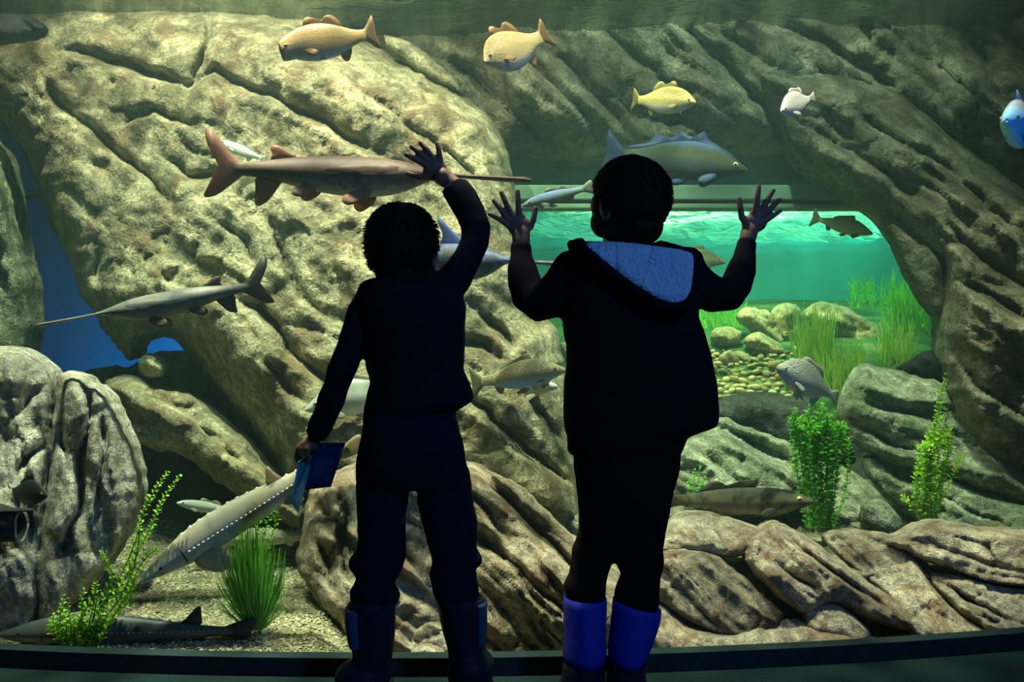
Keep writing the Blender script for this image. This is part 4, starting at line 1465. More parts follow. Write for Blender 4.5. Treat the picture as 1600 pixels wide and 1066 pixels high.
    if scutes:
        vv, ff = [], []
        def scute(t, y, z, n, s):
            k = len(vv)
            n = Vector(n)
            c = pt(t, y, z)
            f = Vector((1, 0, 0)) * s
            u = n.cross(f).normalized() * s * 0.6
            vv.extend([c + f, c + u, c - f, c - u, c + n.normalized() * s * 0.55 - f * 0.3])
            ff.extend([(k, k + 1, k + 4), (k + 1, k + 2, k + 4), (k + 2, k + 3, k + 4), (k + 3, k, k + 4)])
        for i in range(34):
            t = 0.22 + 0.66 * i / 33
            hw = float(smoothint(t, 3)) * width
            zc = (float(smoothint(t, 1)) + float(smoothint(t, 2))) / 2 * depth
            for s in (1, -1):
                scute(t, s * hw * 1.0, zc + 0.006, (0, s, 0.1), 0.0075)
                if i % 2 == 0:
                    scute(t, s * hw * 0.6, float(smoothint(t, 2)) * depth * 0.82, (0, s, -1), 0.006)
            if i % 2 == 0 and t < 0.74:
                scute(t, 0, float(smoothint(t, 1)) * depth * 1.0, (0, 0, 1), 0.014)
        sc_ = mesh_obj('scutes', vv, ff, scutes, root, smooth=False)
        sc_['kind'] = 'stuff'
        sc_['label'] = 'rows of pale bony scutes'
    return root


# fin layouts, in body lengths: (distance from nose, height)
FORK = ('caudal_fin', [(.84, .03), (.89, .06), (.94, .115), (.985, .165), (1.0, .165), (1.0, .09), (.985, .0), (1.0, -.085), (1.0, -.155), (.97, -.14), (.92, -.085), (.88, -.05), (.84, -.03)])
ROUNDT = ('caudal_fin', [(.85, .03), (.91, .06), (.97, .085), (1.0, .09), (1.0, .03), (.995, -.03), (1.0, -.085), (.96, -.08), (.91, -.055), (.85, -.03)])
BASS_FINS = [FORK,
             ('dorsal_fin', [(.30, .13), (.33, .19), (.38, .205), (.44, .18), (.50, .16), (.54, .19), (.60, .195), (.66, .15), (.69, .085), (.60, .09), (.45, .13)]),
             ('anal_fin', [(.58, -.10), (.61, -.16), (.66, -.165), (.71, -.10), (.72, -.06), (.64, -.075)]),
             ('pectoral_fin', (.23, -.05, .058, [(0, -.015), (.05, -.035), (.12, -.03), (.13, 0), (.11, .03), (.05, .025), (0, .015)], 0.9, 0.5)),
             ('pelvic_fin', (.33, -.105, .02, [(0, -.01), (.05, -.03), (.10, -.03), (.09, .0), (.04, .015), (0, .012)], 1.2, 0.6))]
CARP_FINS = [FORK,
             ('dorsal_fin', [(.32, .14), (.35, .22), (.40, .215), (.48, .185), (.56, .165), (.64, .13), (.68, .085), (.58, .10), (.45, .13)]),
             ('anal_fin', [(.64, -.08), (.67, -.15), (.71, -.14), (.75, -.07), (.74, -.05), (.68, -.06)]),
             ('pectoral_fin', (.2, -.07, .055, [(0, -.015), (.05, -.035), (.12, -.03), (.14, 0), (.11, .025), (.05, .02), (0, .015)], 1.0, 0.6)),
             ('pelvic_fin', (.40, -.115, .025, [(0, -.012), (.05, -.03), (.11, -.03), (.10, .0), (.04, .015), (0, .012)], 1.2, 0.6))]
DEEP_FINS = [ROUNDT,
             ('dorsal_fin', [(.30, .19), (.33, .25), (.40, .275), (.48, .25), (.56, .235), (.63, .24), (.68, .19), (.70, .10), (.58, .14), (.42, .19)]),
             ('anal_fin', [(.55, -.15), (.58, -.22), (.64, -.22), (.70, -.14), (.71, -.08), (.63, -.11)]),
             ('pectoral_fin', (.24, -.08, .06, [(0, -.015), (.06, -.04), (.14, -.03), (.15, 0), (.12, .03), (.05, .025), (0, .015)], 0.9, 0.6)),
             ('pelvic_fin', (.33, -.16, .02, [(0, -.01), (.05, -.03), (.13, -.03), (.11, .0), (.04, .015), (0, .012)], 1.3, 0.6))]
SLIM_FINS = [ROUNDT,
             ('dorsal_fin', [(.34, .08), (.37, .135), (.42, .14), (.50, .11), (.54, .10), (.58, .13), (.64, .125), (.70, .08), (.72, .05), (.6, .06), (.45, .075)]),
             ('anal_fin', [(.60, -.065), (.63, -.12), (.68, -.115), (.73, -.06), (.72, -.04), (.65, -.05)]),
             ('pectoral_fin', (.22, -.04, .05, [(0, -.012), (.05, -.03), (.11, -.025), (.12, 0), (.10, .025), (.05, .02), (0, .012)], 0.9, 0.5)),
             ('pelvic_fin', (.36, -.075, .02, [(0, -.01), (.04, -.025), (.10, -.025), (.09, .0), (.04, .012), (0, .01)], 1.2, 0.6))]
PADDLE_FINS = [('caudal_fin', [(.865, .014), (.90, .035), (.935, .075), (.97, .115), (.99, .125), (1.0, .11), (.985, .065), (.955, .02), (.945, -.005), (.965, -.04), (.995, -.075), (.99, -.09), (.95, -.08), (.905, -.045), (.865, -.014)]),
               ('dorsal_fin', [(.70, .036), (.725, .052), (.755, .072), (.785, .078), (.79, .065), (.782, .048), (.79, .028), (.74, .03)]),
               ('anal_fin', [(.745, -.028), (.765, -.06), (.79, -.095), (.82, -.112), (.832, -.105), (.83, -.07), (.835, -.02), (.79, -.022)]),
               ('pectoral_fin', (.47, -.062, .035, [(0, -.014), (.04, -.026), (.08, -.026), (.095, -.006), (.085, .014), (.04, .018), (0, .012)], 0.75, 0.75)),
               ('pelvic_fin', (.635, -.05, .022, [(0, -.012), (.03, -.022), (.065, -.026), (.08, -.008), (.065, .012), (.03, .014), (0, .01)], 0.85, 0.6))]
STURG_FINS = [('caudal_fin', [(.86, .014), (.90, .03), (.95, .075), (.985, .12), (1.0, .125), (.985, .08), (.955, .03), (.94, .0), (.95, -.03), (.955, -.055), (.93, -.05), (.89, -.025), (.86, -.014)]),
              ('dorsal_fin', [(.70, .03), (.73, .05), (.765, .085), (.785, .09), (.785, .06), (.79, .022), (.74, .024)]),
              ('anal_fin', [(.74, -.022), (.76, -.05), (.79, -.07), (.805, -.062), (.80, -.03), (.80, -.016), (.77, -.02)]),
              ('pectoral_fin', (.22, -.03, .045, [(0, -.022), (.04, -.055), (.09, -.075), (.135, -.055), (.14, -.01), (.10, .026), (.04, .028), (0, .02)], 1.15, 0.9)),
              ('pelvic_fin', (.60, -.038, .025, [(0, -.012), (.03, -.025), (.07, -.03), (.085, -.01), (.06, .01), (0, .01)], 0.8, 0.6))]

FM_DARKF = fish_mat('dark_carp', (0.022, 0.027, 0.023), (0.03, 0.034, 0.028), (0.10, 0.12, 0.10), 0.2, -0.25, rough=0.6, spec=0.15)
FN_DARKF = fin_mat('fin_dark', (0.05, 0.065, 0.055))
FM_BROWN = fish_mat('paddlefish_brown', (0.095, 0.060, 0.044), (0.095, 0.058, 0.043), (0.30, 0.31, 0.30), 0.05, -0.075, spots=(0.05, 0.033, 0.025), spot_scale=45, spot_amt=0.55, rough=0.5, spec=0.25)
FN_BROWN = fin_mat('fin_brown', (0.46, 0.26, 0.18))
FM_GREY = fish_mat('paddlefish_grey', (0.20, 0.20, 0.17), (0.10, 0.11, 0.10), (0.14, 0.15, 0.14), 0.05, -0.08, rough=0.5, spec=0.25, spots=(0.05, 0.055, 0.05), spot_scale=30, spot_amt=0.4)
FN_GREY = fin_mat('fin_grey', (0.15, 0.13, 0.10))
FM_BLUEG = fish_mat('paddlefish_blue_grey', (0.13, 0.18, 0.34), (0.055, 0.07, 0.085), (0.03, 0.045, 0.055), 0.085, -0.03, spots=(0.14, 0.22, 0.5), spot_scale=14, spot_amt=0.5, rough=0.45, spec=0.2)  # blue highlights painted into the back and spot colours of a dark grey body
FN_BLUEG = fin_mat('fin_blue_grey', (0.22, 0.32, 0.66))  # fins carry the same painted blue highlight
FM_STURG = fish_mat('sturgeon_pale', (0.40, 0.38, 0.27), (0.50, 0.48, 0.35), (0.60, 0.58, 0.46), 0.05, -0.05, rough=0.55, spec=0.3, spots=(0.22, 0.21, 0.15), spot_scale=20, spot_amt=0.5)
FN_STURG = fin_mat('fin_sturgeon', (0.66, 0.60, 0.46))
FM_STURGD = fish_mat('sturgeon_dark', (0.045, 0.06, 0.055), (0.05, 0.065, 0.058), (0.17, 0.20, 0.17), 0.04, -0.06, rough=0.45)
FN_STURGD = fin_mat('fin_sturgeon_dark', (0.07, 0.085, 0.07))
M_SCUTE = NT('scute_pale').set((0.72, 0.70, 0.58), 0.4, 0.4)
M_SCUTED = NT('scute_grey').set((0.22, 0.25, 0.22), 0.4, 0.4)
FM_GOLD = fish_mat('bass_gold', (0.30, 0.20, 0.07), (0.52, 0.37, 0.15), (0.35, 0.55, 0.95), 0.15, -0.20, rough=0.35, scales=0.12)  # blue belly is hall light painted into the colour
FN_GOLD = fin_mat('fin_gold', (0.48, 0.34, 0.18))
FM_GOLD2 = fish_mat('bass_pale_gold', (0.36, 0.27, 0.09), (0.66, 0.55, 0.26), (0.35, 0.55, 0.95), 0.18, -0.24, rough=0.3, scales=0.4)  # belly colour holds the blue light from the hall
FM_YEL = fish_mat('perch_yellow', (0.30, 0.30, 0.06), (0.62, 0.60, 0.14), (0.70, 0.75, 0.65), 0.12, -0.11, rough=0.3, scales=0.4)
FN_YEL = fin_mat('fin_yellow', (0.5, 0.5, 0.2))
FM_SILV = fish_mat('silver_fish', (0.50, 0.50, 0.45), (0.72, 0.72, 0.68), (0.70, 0.80, 1.0), 0.14, -0.14, rough=0.22, spec=0.7, scales=0.4)  # bluish belly paints in the blue light that silver scales reflect
FN_SILV = fin_mat('fin_silver', (0.75, 0.78, 0.75))
FM_BLUE = fish_mat('blue_lit_fish', (0.26, 0.34, 0.42), (0.25, 0.60, 1.0), (0.2, 0.60, 1.0), 0.14, -0.06, rough=0.25, spec=0.6)  # blue hall light painted into the flank, belly and fin colours
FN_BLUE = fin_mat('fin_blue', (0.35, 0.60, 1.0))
FM_GHOST = fish_mat('murky_carp', (0.05, 0.09, 0.20), (0.030, 0.042, 0.030), (0.028, 0.045, 0.06), 0.17, -0.06, rough=0.9, spec=0.03, spots=(0.05, 0.06, 0.035), spot_scale=9, spot_amt=0.5)  # blue backlight along the back is painted into the top colour
FN_GHOST = fin_mat('fin_murky_blue', (0.04, 0.09, 0.22))  # fin colour paints in the blue backlit rim
FM_GHOST2 = fish_mat('pale_blue_fish', (0.13, 0.22, 0.40), (0.13, 0.19, 0.18), (0.17, 0.21, 0.11), 0.06, -0.06, rough=0.7, spec=0.1)  # blue shimmer of light on the back put into the top colour
FN_GHOST2 = fin_mat('fin_pale_yellow', (0.32, 0.38, 0.24))
FM_WHITE = fish_mat('white_fish', (0.40, 0.50, 0.45), (0.70, 0.80, 0.72), (0.80, 0.88, 0.80), 0.08, -0.08, rough=0.3)
FN_WHITE = fin_mat('fin_white', (0.65, 0.75, 0.66))
FM_GREEN = fish_mat('green_fish', (0.13, 0.17, 0.06), (0.24, 0.28, 0.11), (0.40, 0.44, 0.22), 0.10, -0.10, rough=0.4, scales=0.4)
FN_GREEN = fin_mat('fin_green', (0.20, 0.24, 0.10))
FM_DRUM = fish_mat('grey_drum', (0.24, 0.27, 0.22), (0.36, 0.40, 0.33), (0.50, 0.53, 0.46), 0.14, -0.14, rough=0.35, scales=0.5)
FN_DRUM = fin_mat('fin_grey_white', (0.52, 0.56, 0.52))
FM_OLIVE = fish_mat('olive_carp', (0.24, 0.22, 0.12), (0.36, 0.31, 0.15), (0.25, 0.45, 0.85), 0.12, -0.10, rough=0.35, scales=0.4)  # blue light from below painted in as the belly colour
FN_OLIVE = fin_mat('fin_olive', (0.36, 0.34, 0.20))
FM_PALE = fish_mat('pale_carp', (0.30, 0.34, 0.28), (0.46, 0.50, 0.42), (0.60, 0.62, 0.55), 0.12, -0.10, rough=0.35)
FN_PALE = fin_mat('fin_pale', (0.58, 0.60, 0.46))
FM_MOTT = fish_mat('mottled_bass', (0.035, 0.045, 0.03), (0.11, 0.10, 0.05), (0.26, 0.22, 0.12), 0.07, -0.07, spots=(0.025, 0.03, 0.02), spot_scale=13, spot_amt=0.9, rough=0.6, spec=0.15)
FN_MOTT = fin_mat('fin_mottled', (0.10, 0.10, 0.06))


fish('paddlefish', 'large brown paddlefish facing right in front of the raised hand', 'paddle', (829, 277, 2.95), (314, 262, 3.02), (FM_BROWN, FN_BROWN), PADDLE_FINS, bend=0.06, eye_t=(.345, -.004, .004), gill=0.50, drop=-0.06)
fish('paddlefish', 'dark grey paddlefish facing left in front of the blue passage', 'paddle', (54, 508, 3.0), (425, 442, 3.12), (FM_GREY, FN_GREY), PADDLE_FINS, bend=-0.10, sbend=0.015, eye_t=(.345, -.004, .004), gill=0.50, depth=0.92)
fish('paddlefish', 'bluish dark paddlefish passing behind the two boys', 'paddle', (874, 411, 3.2), (590, 396, 3.28), (FM_BLUEG, FN_BLUEG), [f_ for f_ in PADDLE_FINS if f_[0] != 'dorsal_fin'] + [('dorsal_fin', [(.50, .035), (.53, .06), (.58, .085), (.67, .135), (.68, .12), (.64, .075), (.66, .04), (.58, .03)])], eye_t=(.345, -.004, .004), gill=0.50, depth=1.6, width=1.2)
fish('sturgeon', 'pale sturgeon swimming diagonally down above the gravel', 'sturgeon', (216, 906, 2.66), (572, 684, 2.80), (FM_STURG, FN_STURG), [('caudal_fin', [(.86, .014), (.92, .03), (.97, .04), (.99, .03), (.97, 0), (.97, -.03), (.92, -.03), (.86, -.014)])] + [('dorsal_fin', [(.555, .03), (.58, .05), (.61, .10), (.625, .105), (.63, .07), (.65, .03), (.60, .028)])] + STURG_FINS[2:], bend=0.10, eye_t=(.10, .008, .007), gill=0.19, scutes=M_SCUTE, depth=1.12, width=1.1, roll=-0.2)
fish('sturgeon', 'dark sturgeon resting on the gravel along the sill', 'sturgeon', (-4, 990, 2.685), (404, 984, 2.70), (FM_STURGD, FN_STURGD), [('caudal_fin', [(.86, .014), (.92, .035), (.97, .05), (1.0, .05), (.98, .01), (.97, -.03), (.92, -.03), (.86, -.014)])] + STURG_FINS[1:], bend=0.08, sbend=0.02, eye_t=(.10, .008, .006), gill=0.19, scutes=M_SCUTED, depth=1.1)
fish('sturgeon', 'small grey sturgeon half hidden behind the grassy tuft', 'sturgeon', (330, 845, 3.35), (520, 836, 3.4), (FM_STURG, FN_STURG), STURG_FINS, eye_t=(.10, .008, .006), gill=0.19, scutes=M_SCUTE, depth=1.3)
fish('carp', 'golden fish with open mouth at the top left', 'bass', (432, 80, 3.05), (588, 52, 3.2), (FM_GOLD, FN_GOLD), BASS_FINS, mouth=0.06, depth=1.25, bend=0.06)
fish('carp', 'pale golden fish turning downwards at the top centre', 'bass', (752, 102, 3.05), (852, 56, 3.25), (FM_GOLD2, FN_GOLD), BASS_FINS, depth=1.5, bend=0.25, roll=0.3)
fish('perch', 'yellow fish facing right above the murky blue carp', 'bass', (1086, 160, 3.2), (987, 156, 3.35), (FM_YEL, FN_YEL), BASS_FINS, depth=1.35, bend=0.05)
fish('sunfish', 'small silver fish facing the window at the upper right', 'deep', (1219, 174, 3.15), (1272, 152, 3.28), (FM_SILV, FN_SILV), DEEP_FINS, depth=1.0, bend=0.05)
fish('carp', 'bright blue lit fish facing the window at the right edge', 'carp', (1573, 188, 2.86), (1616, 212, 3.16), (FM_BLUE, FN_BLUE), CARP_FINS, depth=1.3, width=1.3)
fish('carp', 'large murky carp with a bluish back above the right boys head', 'carp', (1168, 266, 4.0), (944, 238, 4.12), (FM_GHOST, FN_GHOST), [('dorsal_fin', [(.04, .03), (.12, .10), (.22, .15), (.30, .19), (.33, .25), (.36, .20), (.42, .19), (.5, .24), (.52, .18), (.62, .15), (.66, .19), (.70, .11), (.78, .09), (.86, .06), (.84, .035), (.7, .06), (.5, .12), (.3, .13), (.12, .07)])] + [f_ for f_ in CARP_FINS if f_[0] != 'dorsal_fin'], depth=0.95, bend=0.05, eye=True)
fish('minnow', 'small pale blue fish between the boys raised hands', 'slim', (815, 322, 3.3), (925, 292, 3.4), (FM_GHOST2, FN_GHOST2), SLIM_FINS, depth=0.9, bend=0.1)
fish('whitefish', 'white fish behind the tail of the brown paddlefish', 'slim', (340, 222, 3.7), (416, 250, 3.8), (FM_WHITE, FN_WHITE), SLIM_FINS, depth=1.3)
fish('whitefish', 'faint greenish fish inside the blue passage', 'slim', (20, 304, 4.6), (84, 306, 4.7), (FM_GREEN, FN_GREEN), SLIM_FINS, depth=1.0)
fish('drum', 'green fish facing right in the bright pool opening', 'carp', (1364, 366, 4.3), (1268, 340, 4.4), (FM_GREEN, FN_GREEN), CARP_FINS, depth=0.95, roll=0.0)
fish('drum', 'green fish behind the right boys hood', 'carp', (1134, 410, 4.3), (1030, 400, 4.4), (FM_GREEN, FN_GREEN), CARP_FINS, depth=1.0)
fish('drum', 'grey drum swimming above the dense leafy plant', 'deep', (1216, 574, 3.15), (1311, 622, 3.3), (FM_DRUM, FN_DRUM), DEEP_FINS, depth=0.95, bend=-0.1)
fish('carp', 'olive brown carp facing right between the boys', 'carp', (884, 578, 3.25), (735, 600, 3.4), (FM_OLIVE, FN_OLIVE), CARP_FINS, depth=0.95, bend=0.05)
fish('carp', 'pale blue bellied carp just below the olive brown carp', 'carp', (872, 604, 3.42), (715, 606, 3.55), (FM_PALE, FN_PALE), CARP_FINS, depth=0.9)
fish('carp', 'pale carp seen between the left boys arm and jacket', 'carp', (476, 634, 3.3), (660, 610, 3.4), (FM_PALE, FN_PALE), CARP_FINS, depth=1.1, drop=-0.4)
fish('bass', 'dark mottled fish hovering over the flat beige rock', 'slim', (1270, 784, 3.2), (1022, 782, 3.3), (FM_MOTT, FN_MOTT), SLIM_FINS, depth=1.0)
fish('carp', 'dark fish facing right by the left boulders', 'carp', (74, 775, 2.82), (10, 768, 2.9), (FM_DARKF, FN_DARKF), CARP_FINS, depth=1.5)
fish('whitefish', 'pale fish poking out behind the diagonal sturgeon', 'slim', (276, 786, 3.3), (372, 800, 3.4), (FM_PALE, FN_PALE), SLIM_FINS, depth=1.0)


def gaping_paddlefish():
    """only the head shows: long rostrum above a wide open mouth"""
    N = P(54, 797, 2.7)
    root = empty('paddlefish', P(-60, 812, 2.75))
    tag(root, 'paddlefish with gaping mouth cut off by the left edge', 'fish')
    base = Vector(root.location)
    seg = 24
    V, Fc = [], []
    rows = []
    # outer body from the gape backwards
    for (x, yc, ry, rx_) in ((34, 822, 24, 20), (20, 820, 27, 24), (0, 817, 30, 28), (-30, 812, 33, 32), (-80, 808, 32, 32), (-140, 806, 24, 24), (-200, 804, 12, 12), (-230, 803, 3, 3)):
        c = P(x, yc, 2.74) - base
        s = 2.74 / F
        rows.append([len(V) + k for k in range(seg)])
        for k in range(seg):
            a = 2 * math.pi * k / seg
            sl = (14 * math.cos(a) if x > 10 else 0)
            V.append(c + Vector(((-abs(math.sin(a)) * 2) * s, math.cos(a) * rx_ * s, math.sin(a) * ry * s)))
    for a, b in zip(rows[:-1], rows[1:]):
        for k in range(seg):
            k2 = (k + 1) % seg
            Fc.append((a[k], a[k2], b[k2], b[k]))
    Fc.append(tuple(rows[-1]))
    n_out = len(Fc)
    prev = rows[0]
    for (dx, sc_) in ((-0.002, 0.9), (-0.03, 0.85), (-0.09, 0.6), (-0.12, 0.1)):
        c = sum((V[k] for k in rows[0]), Vector()) / seg
        ring = []
        for k in rows[0]:
            ring.append(len(V))
            V.append(c + (V[k] - c) * sc_ + Vector((dx, 0, 0)))
        for k in range(seg):
            k2 = (k + 1) % seg
            Fc.append((prev[k], ring[k], ring[k2], prev[k2]))
        prev = ring
    Fc.append(tuple(prev))
    # rostrum, joined into the brow
    k0 = len(V)
    for (x, yc, h, w) in ((-40, 797, 9, 22), (-10, 798, 5, 15), (20, 798, 3, 10), (44, 797, 2.5, 10), (54, 797, 1.5, 6)):
        c = P(x, yc, 2.72) - base
        s = 2.72 / F
        for k in range(12):
            a = 2 * math.pi * k / 12
            V.append(c + Vector((0, math.cos(a) * w * s, math.sin(a) * h * s)))
    for i in range(4):
        for k in range(12):
            k2 = (k + 1) % 12
            Fc.append((k0 + i * 12 + k2, k0 + i * 12 + k, k0 + (i + 1) * 12 + k, k0 + (i + 1) * 12 + k2))
    Fc.append(tuple(k0 + 48 + k for k in range(12)))
    b = mesh_obj('body', V, Fc, FM_DARKF, root)
    # pale lip around the gape
    pts = [V[k] for k in rows[0]] + [V[rows[0][0]]]
    vv, ff = tube_mesh(pts, 0.0035, 6)
    mesh_obj('lip', vv, ff, FN_WHITE, root)
gaping_paddlefish()

# ------------------------------------------------------------------ the two boys, seen from behind
def cloth_mat(name, a, b, scale=180, bump=0.3, dist=0.003, rough=0.95, sheen=0.0):
    t = NT(name)
    v = t.coord('Object')
    n1 = t.noise(v, scale, 3, 0.7)
    n2 = t.noise(v, 14, 4, 0.6)
    c = t.mix(n2, a, b)
    t.bump(t.math('ADD', n1, t.math('MULTIPLY', n2, 0.6)), bump, dist)
    return t.set(c, rough, 0.1)


t = NT('skin')
nv = t.noise(t.coord('Object'), 40, 4, 0.6)
M_SKIN = t.set(t.ramp(nv, [(0.3, (0.15, 0.085, 0.058)), (0.7, (0.20, 0.115, 0.08))]), 0.55, 0.3)
M_HAIR = cloth_mat('hair_black', (0.006, 0.005, 0.005), (0.014, 0.010, 0.008), 300, 0.5, 0.004, 0.55)
M_JACKA = cloth_mat('jacket_black', (0.006, 0.006, 0.012), (0.010, 0.010, 0.018))
M_JACKB = cloth_mat('hooded_jacket_black', (0.005, 0.005, 0.008), (0.008, 0.008, 0.014))
M_JEANS = cloth_mat('jeans_navy', (0.005, 0.006, 0.017), (0.008, 0.010, 0.028), 240)
M_TROUS = cloth_mat('trousers_black', (0.004, 0.004, 0.005), (0.007, 0.007, 0.008), 240)
M_FLEECE = cloth_mat('hood_fleece_blue', (0.34, 0.64, 0.98), (0.55, 0.76, 1.0), 120, 1.0, 0.012)
M_BOOTB = cloth_mat('boot_blue', (0.02, 0.03, 0.34), (0.03, 0.05, 0.48), 60, 0.2, 0.004, 0.6)
M_BOOTA = cloth_mat('boot_dark', (0.010, 0.014, 0.022), (0.018, 0.024, 0.04), 60, 0.2, 0.004, 0.5)
M_BOOTT = cloth_mat('boot_trim_blue', (0.03, 0.06, 0.13), (0.05, 0.09, 0.18), 60, 0.2, 0.004, 0.5)
M_SOLE = cloth_mat('boot_sole', (0.006, 0.006, 0.007), (0.012, 0.012, 0.014), 80, 0.3, 0.003, 0.8)
M_EYEW = NT('eye_white').set((0.7, 0.68, 0.65), 0.2, 0.5)


class Parts:
    """collects closed lumps; union() fuses them into one continuous surface"""
    def __init__(self):
        self.V, self.F = [], []

    def add(self, V, Fc):
        k = len(self.V)
        self.V += [Vector(v) for v in V]
        self.F += [tuple(i + k for i in f) for f in Fc]

    def rows(self, rows, Y, hd, seg=28, power=0.85, yoff=0.0):
        """horizontal sections: (py, left px, right px[, half depth m[, y shift m]])"""
        V, Fc, R_ = [], [], []
        for r in rows:
            py, xl, xr = r[:3]
            d = r[3] if len(r) > 3 and r[3] else hd
            yo = (r[4] if len(r) > 4 else 0.0) + yoff
            c = P((xl + xr) / 2, py, Y)
            w = (xr - xl) / 2 / F * Y
            R_.append([len(V) + k for k in range(seg)])
            for k in range(seg):
                a = 2 * math.pi * k / seg
                ca, sa = math.cos(a), math.sin(a)
                V.append(Vector((c.x + w * math.copysign(abs(ca) ** power, ca), c.y + yo + d * math.copysign(abs(sa) ** power, sa), c.z)))
        for a, b in zip(R_[:-1], R_[1:]):
            for k in range(seg):
                k2 = (k + 1) % seg
                Fc.append((a[k], a[k2], b[k2], b[k]))
        Fc.append(tuple(R_[0])[::-1])
        Fc.append(tuple(R_[-1]))
        # orientation: make outward
        self.add(V, [f[::-1] for f in Fc])

    def tube(self, pts, seg=18, cap=True, flat_end=False):
        """pts: (world point, radius) along a limb; rounded ends"""
        P_ = [Vector(p) for p, r in pts]
        R_ = [r for p, r in pts]
        if cap:
            d0 = (P_[0] - P_[1]).normalized()
            d1 = (P_[-1] - P_[-2]).normalized()
            pre, pr, post, por = [], [], [], []
            for a in (80, 55, 28):
                a = math.radians(a)
                pre.append(P_[0] + d0 * R_[0] * math.sin(a)); pr.append(R_[0] * math.cos(a))
            for a in ((28, 55, 80) if not flat_end else ()):
                a = math.radians(a)
                post.append(P_[-1] + d1 * R_[-1] * math.sin(a)); por.append(R_[-1] * math.cos(a))
            P_, R_ = pre + P_ + post, pr + R_ + por
        V, Fc = tube_mesh(P_, R_, seg)
        self.add(V, [f[::-1] for f in Fc])

    def ball(self, c, rad, axes=None, su=20, sv=14):
        bm = bmesh.new()
        bmesh.ops.create_uvsphere(bm, u_segments=su, v_segments=sv, radius=1.0)
        bm.verts.index_update()
        ax = axes or (Vector((1, 0, 0)), Vector((0, 1, 0)), Vector((0, 0, 1)))
        V = [Vector(c) + ax[0] * (v.co.x * rad[0]) + ax[1] * (v.co.y * rad[1]) + ax[2] * (v.co.z * rad[2]) for v in bm.verts]
        Fc = [tuple(v.index for v in f.verts) for f in bm.faces]
        bm.free()
        self.add(V, Fc)

    def union(self, name, voxel, mat, parent, base, smooth=3, wrinkle=0.0, wf=18.0, seed=0):
        base = Vector(base)
        me = bpy.data.meshes.new(name + '_raw')
        me.from_pydata([v - base for v in self.V], [], self.F)
        me.update()
        bm = bmesh.new()
        bm.from_mesh(me)
        bmesh.ops.recalc_face_normals(bm, faces=bm.faces)
        bm.to_mesh(me)
        bm.free()
        o = bpy.data.objects.new(name, me)
        COL.objects.link(o)
        md = o.modifiers.new('remesh', 'REMESH')
        md.mode = 'VOXEL'
        md.voxel_size = voxel
        if smooth:
            ms = o.modifiers.new('smooth', 'SMOOTH')
            ms.iterations = smooth
            ms.factor = 0.5
        dg = bpy.context.evaluated_depsgraph_get()
        me2 = bpy.data.meshes.new_from_object(o.evaluated_get(dg))
        o.modifiers.clear()
        o.data = me2
        bpy.data.meshes.remove(me)
        me2.name = name
        if wrinkle:
            n = len(me2.vertices)
            co = np.empty(n * 3)
            me2.vertices.foreach_get('co', co)
            co = co.reshape(-1, 3)
            nr = np.empty(n * 3)
            me2.vertices.foreach_get('normal', nr)
            nr = nr.reshape(-1, 3)
            w = vnoise(co[:, 0] * wf * 0.5, co[:, 1] * wf * 0.5, co[:, 2] * wf, seed) + 0.5 * vnoise(co[:, 0] * wf, co[:, 1] * wf, co[:, 2] * wf * 2.2, seed + 5)
            co = co + nr * (w * wrinkle)[:, None]
            me2.vertices.foreach_set('co', co.ravel())
            me2.update()
        me2.polygons.foreach_set('use_smooth', [True] * len(me2.polygons))
        me2.materials.clear()
        me2.materials.append(mat)
        o.parent = parent
        return o


def px_tube(parts, pts, shrink=1.0, seg=18, flat_end=False):
    """pts: (px, py, Y, radius px)"""
    parts.tube([(P(x, y, Y), r * shrink / F * Y) for x, y, Y, r in pts], seg, True, flat_end)


def hand(parts, digits, palm, Y):
    """digits: polylines of (px, py, dY, r px) from inside the palm to the tip; palm: list of (px, py, r px) lumps"""
    for d in digits:
        parts.tube([(P(x, y, Y + dy), r / F * Y) for x, y, dy, r in d], 12)
    for (x0, y0, x1, y1, r, th) in palm:
        a, b = P(x0, y0, Y), P(x1, y1, Y)
        ax = (b - a)
        L = ax.length / 2 + r / F * Y * 0.55
        ax.normalize()
        w = ax.cross(Vector((0, 1, 0))).normalized()
        parts.ball((a + b) / 2, (L, r / F * Y, th), (ax, w, Vector((0, 1, 0))), 20, 12)


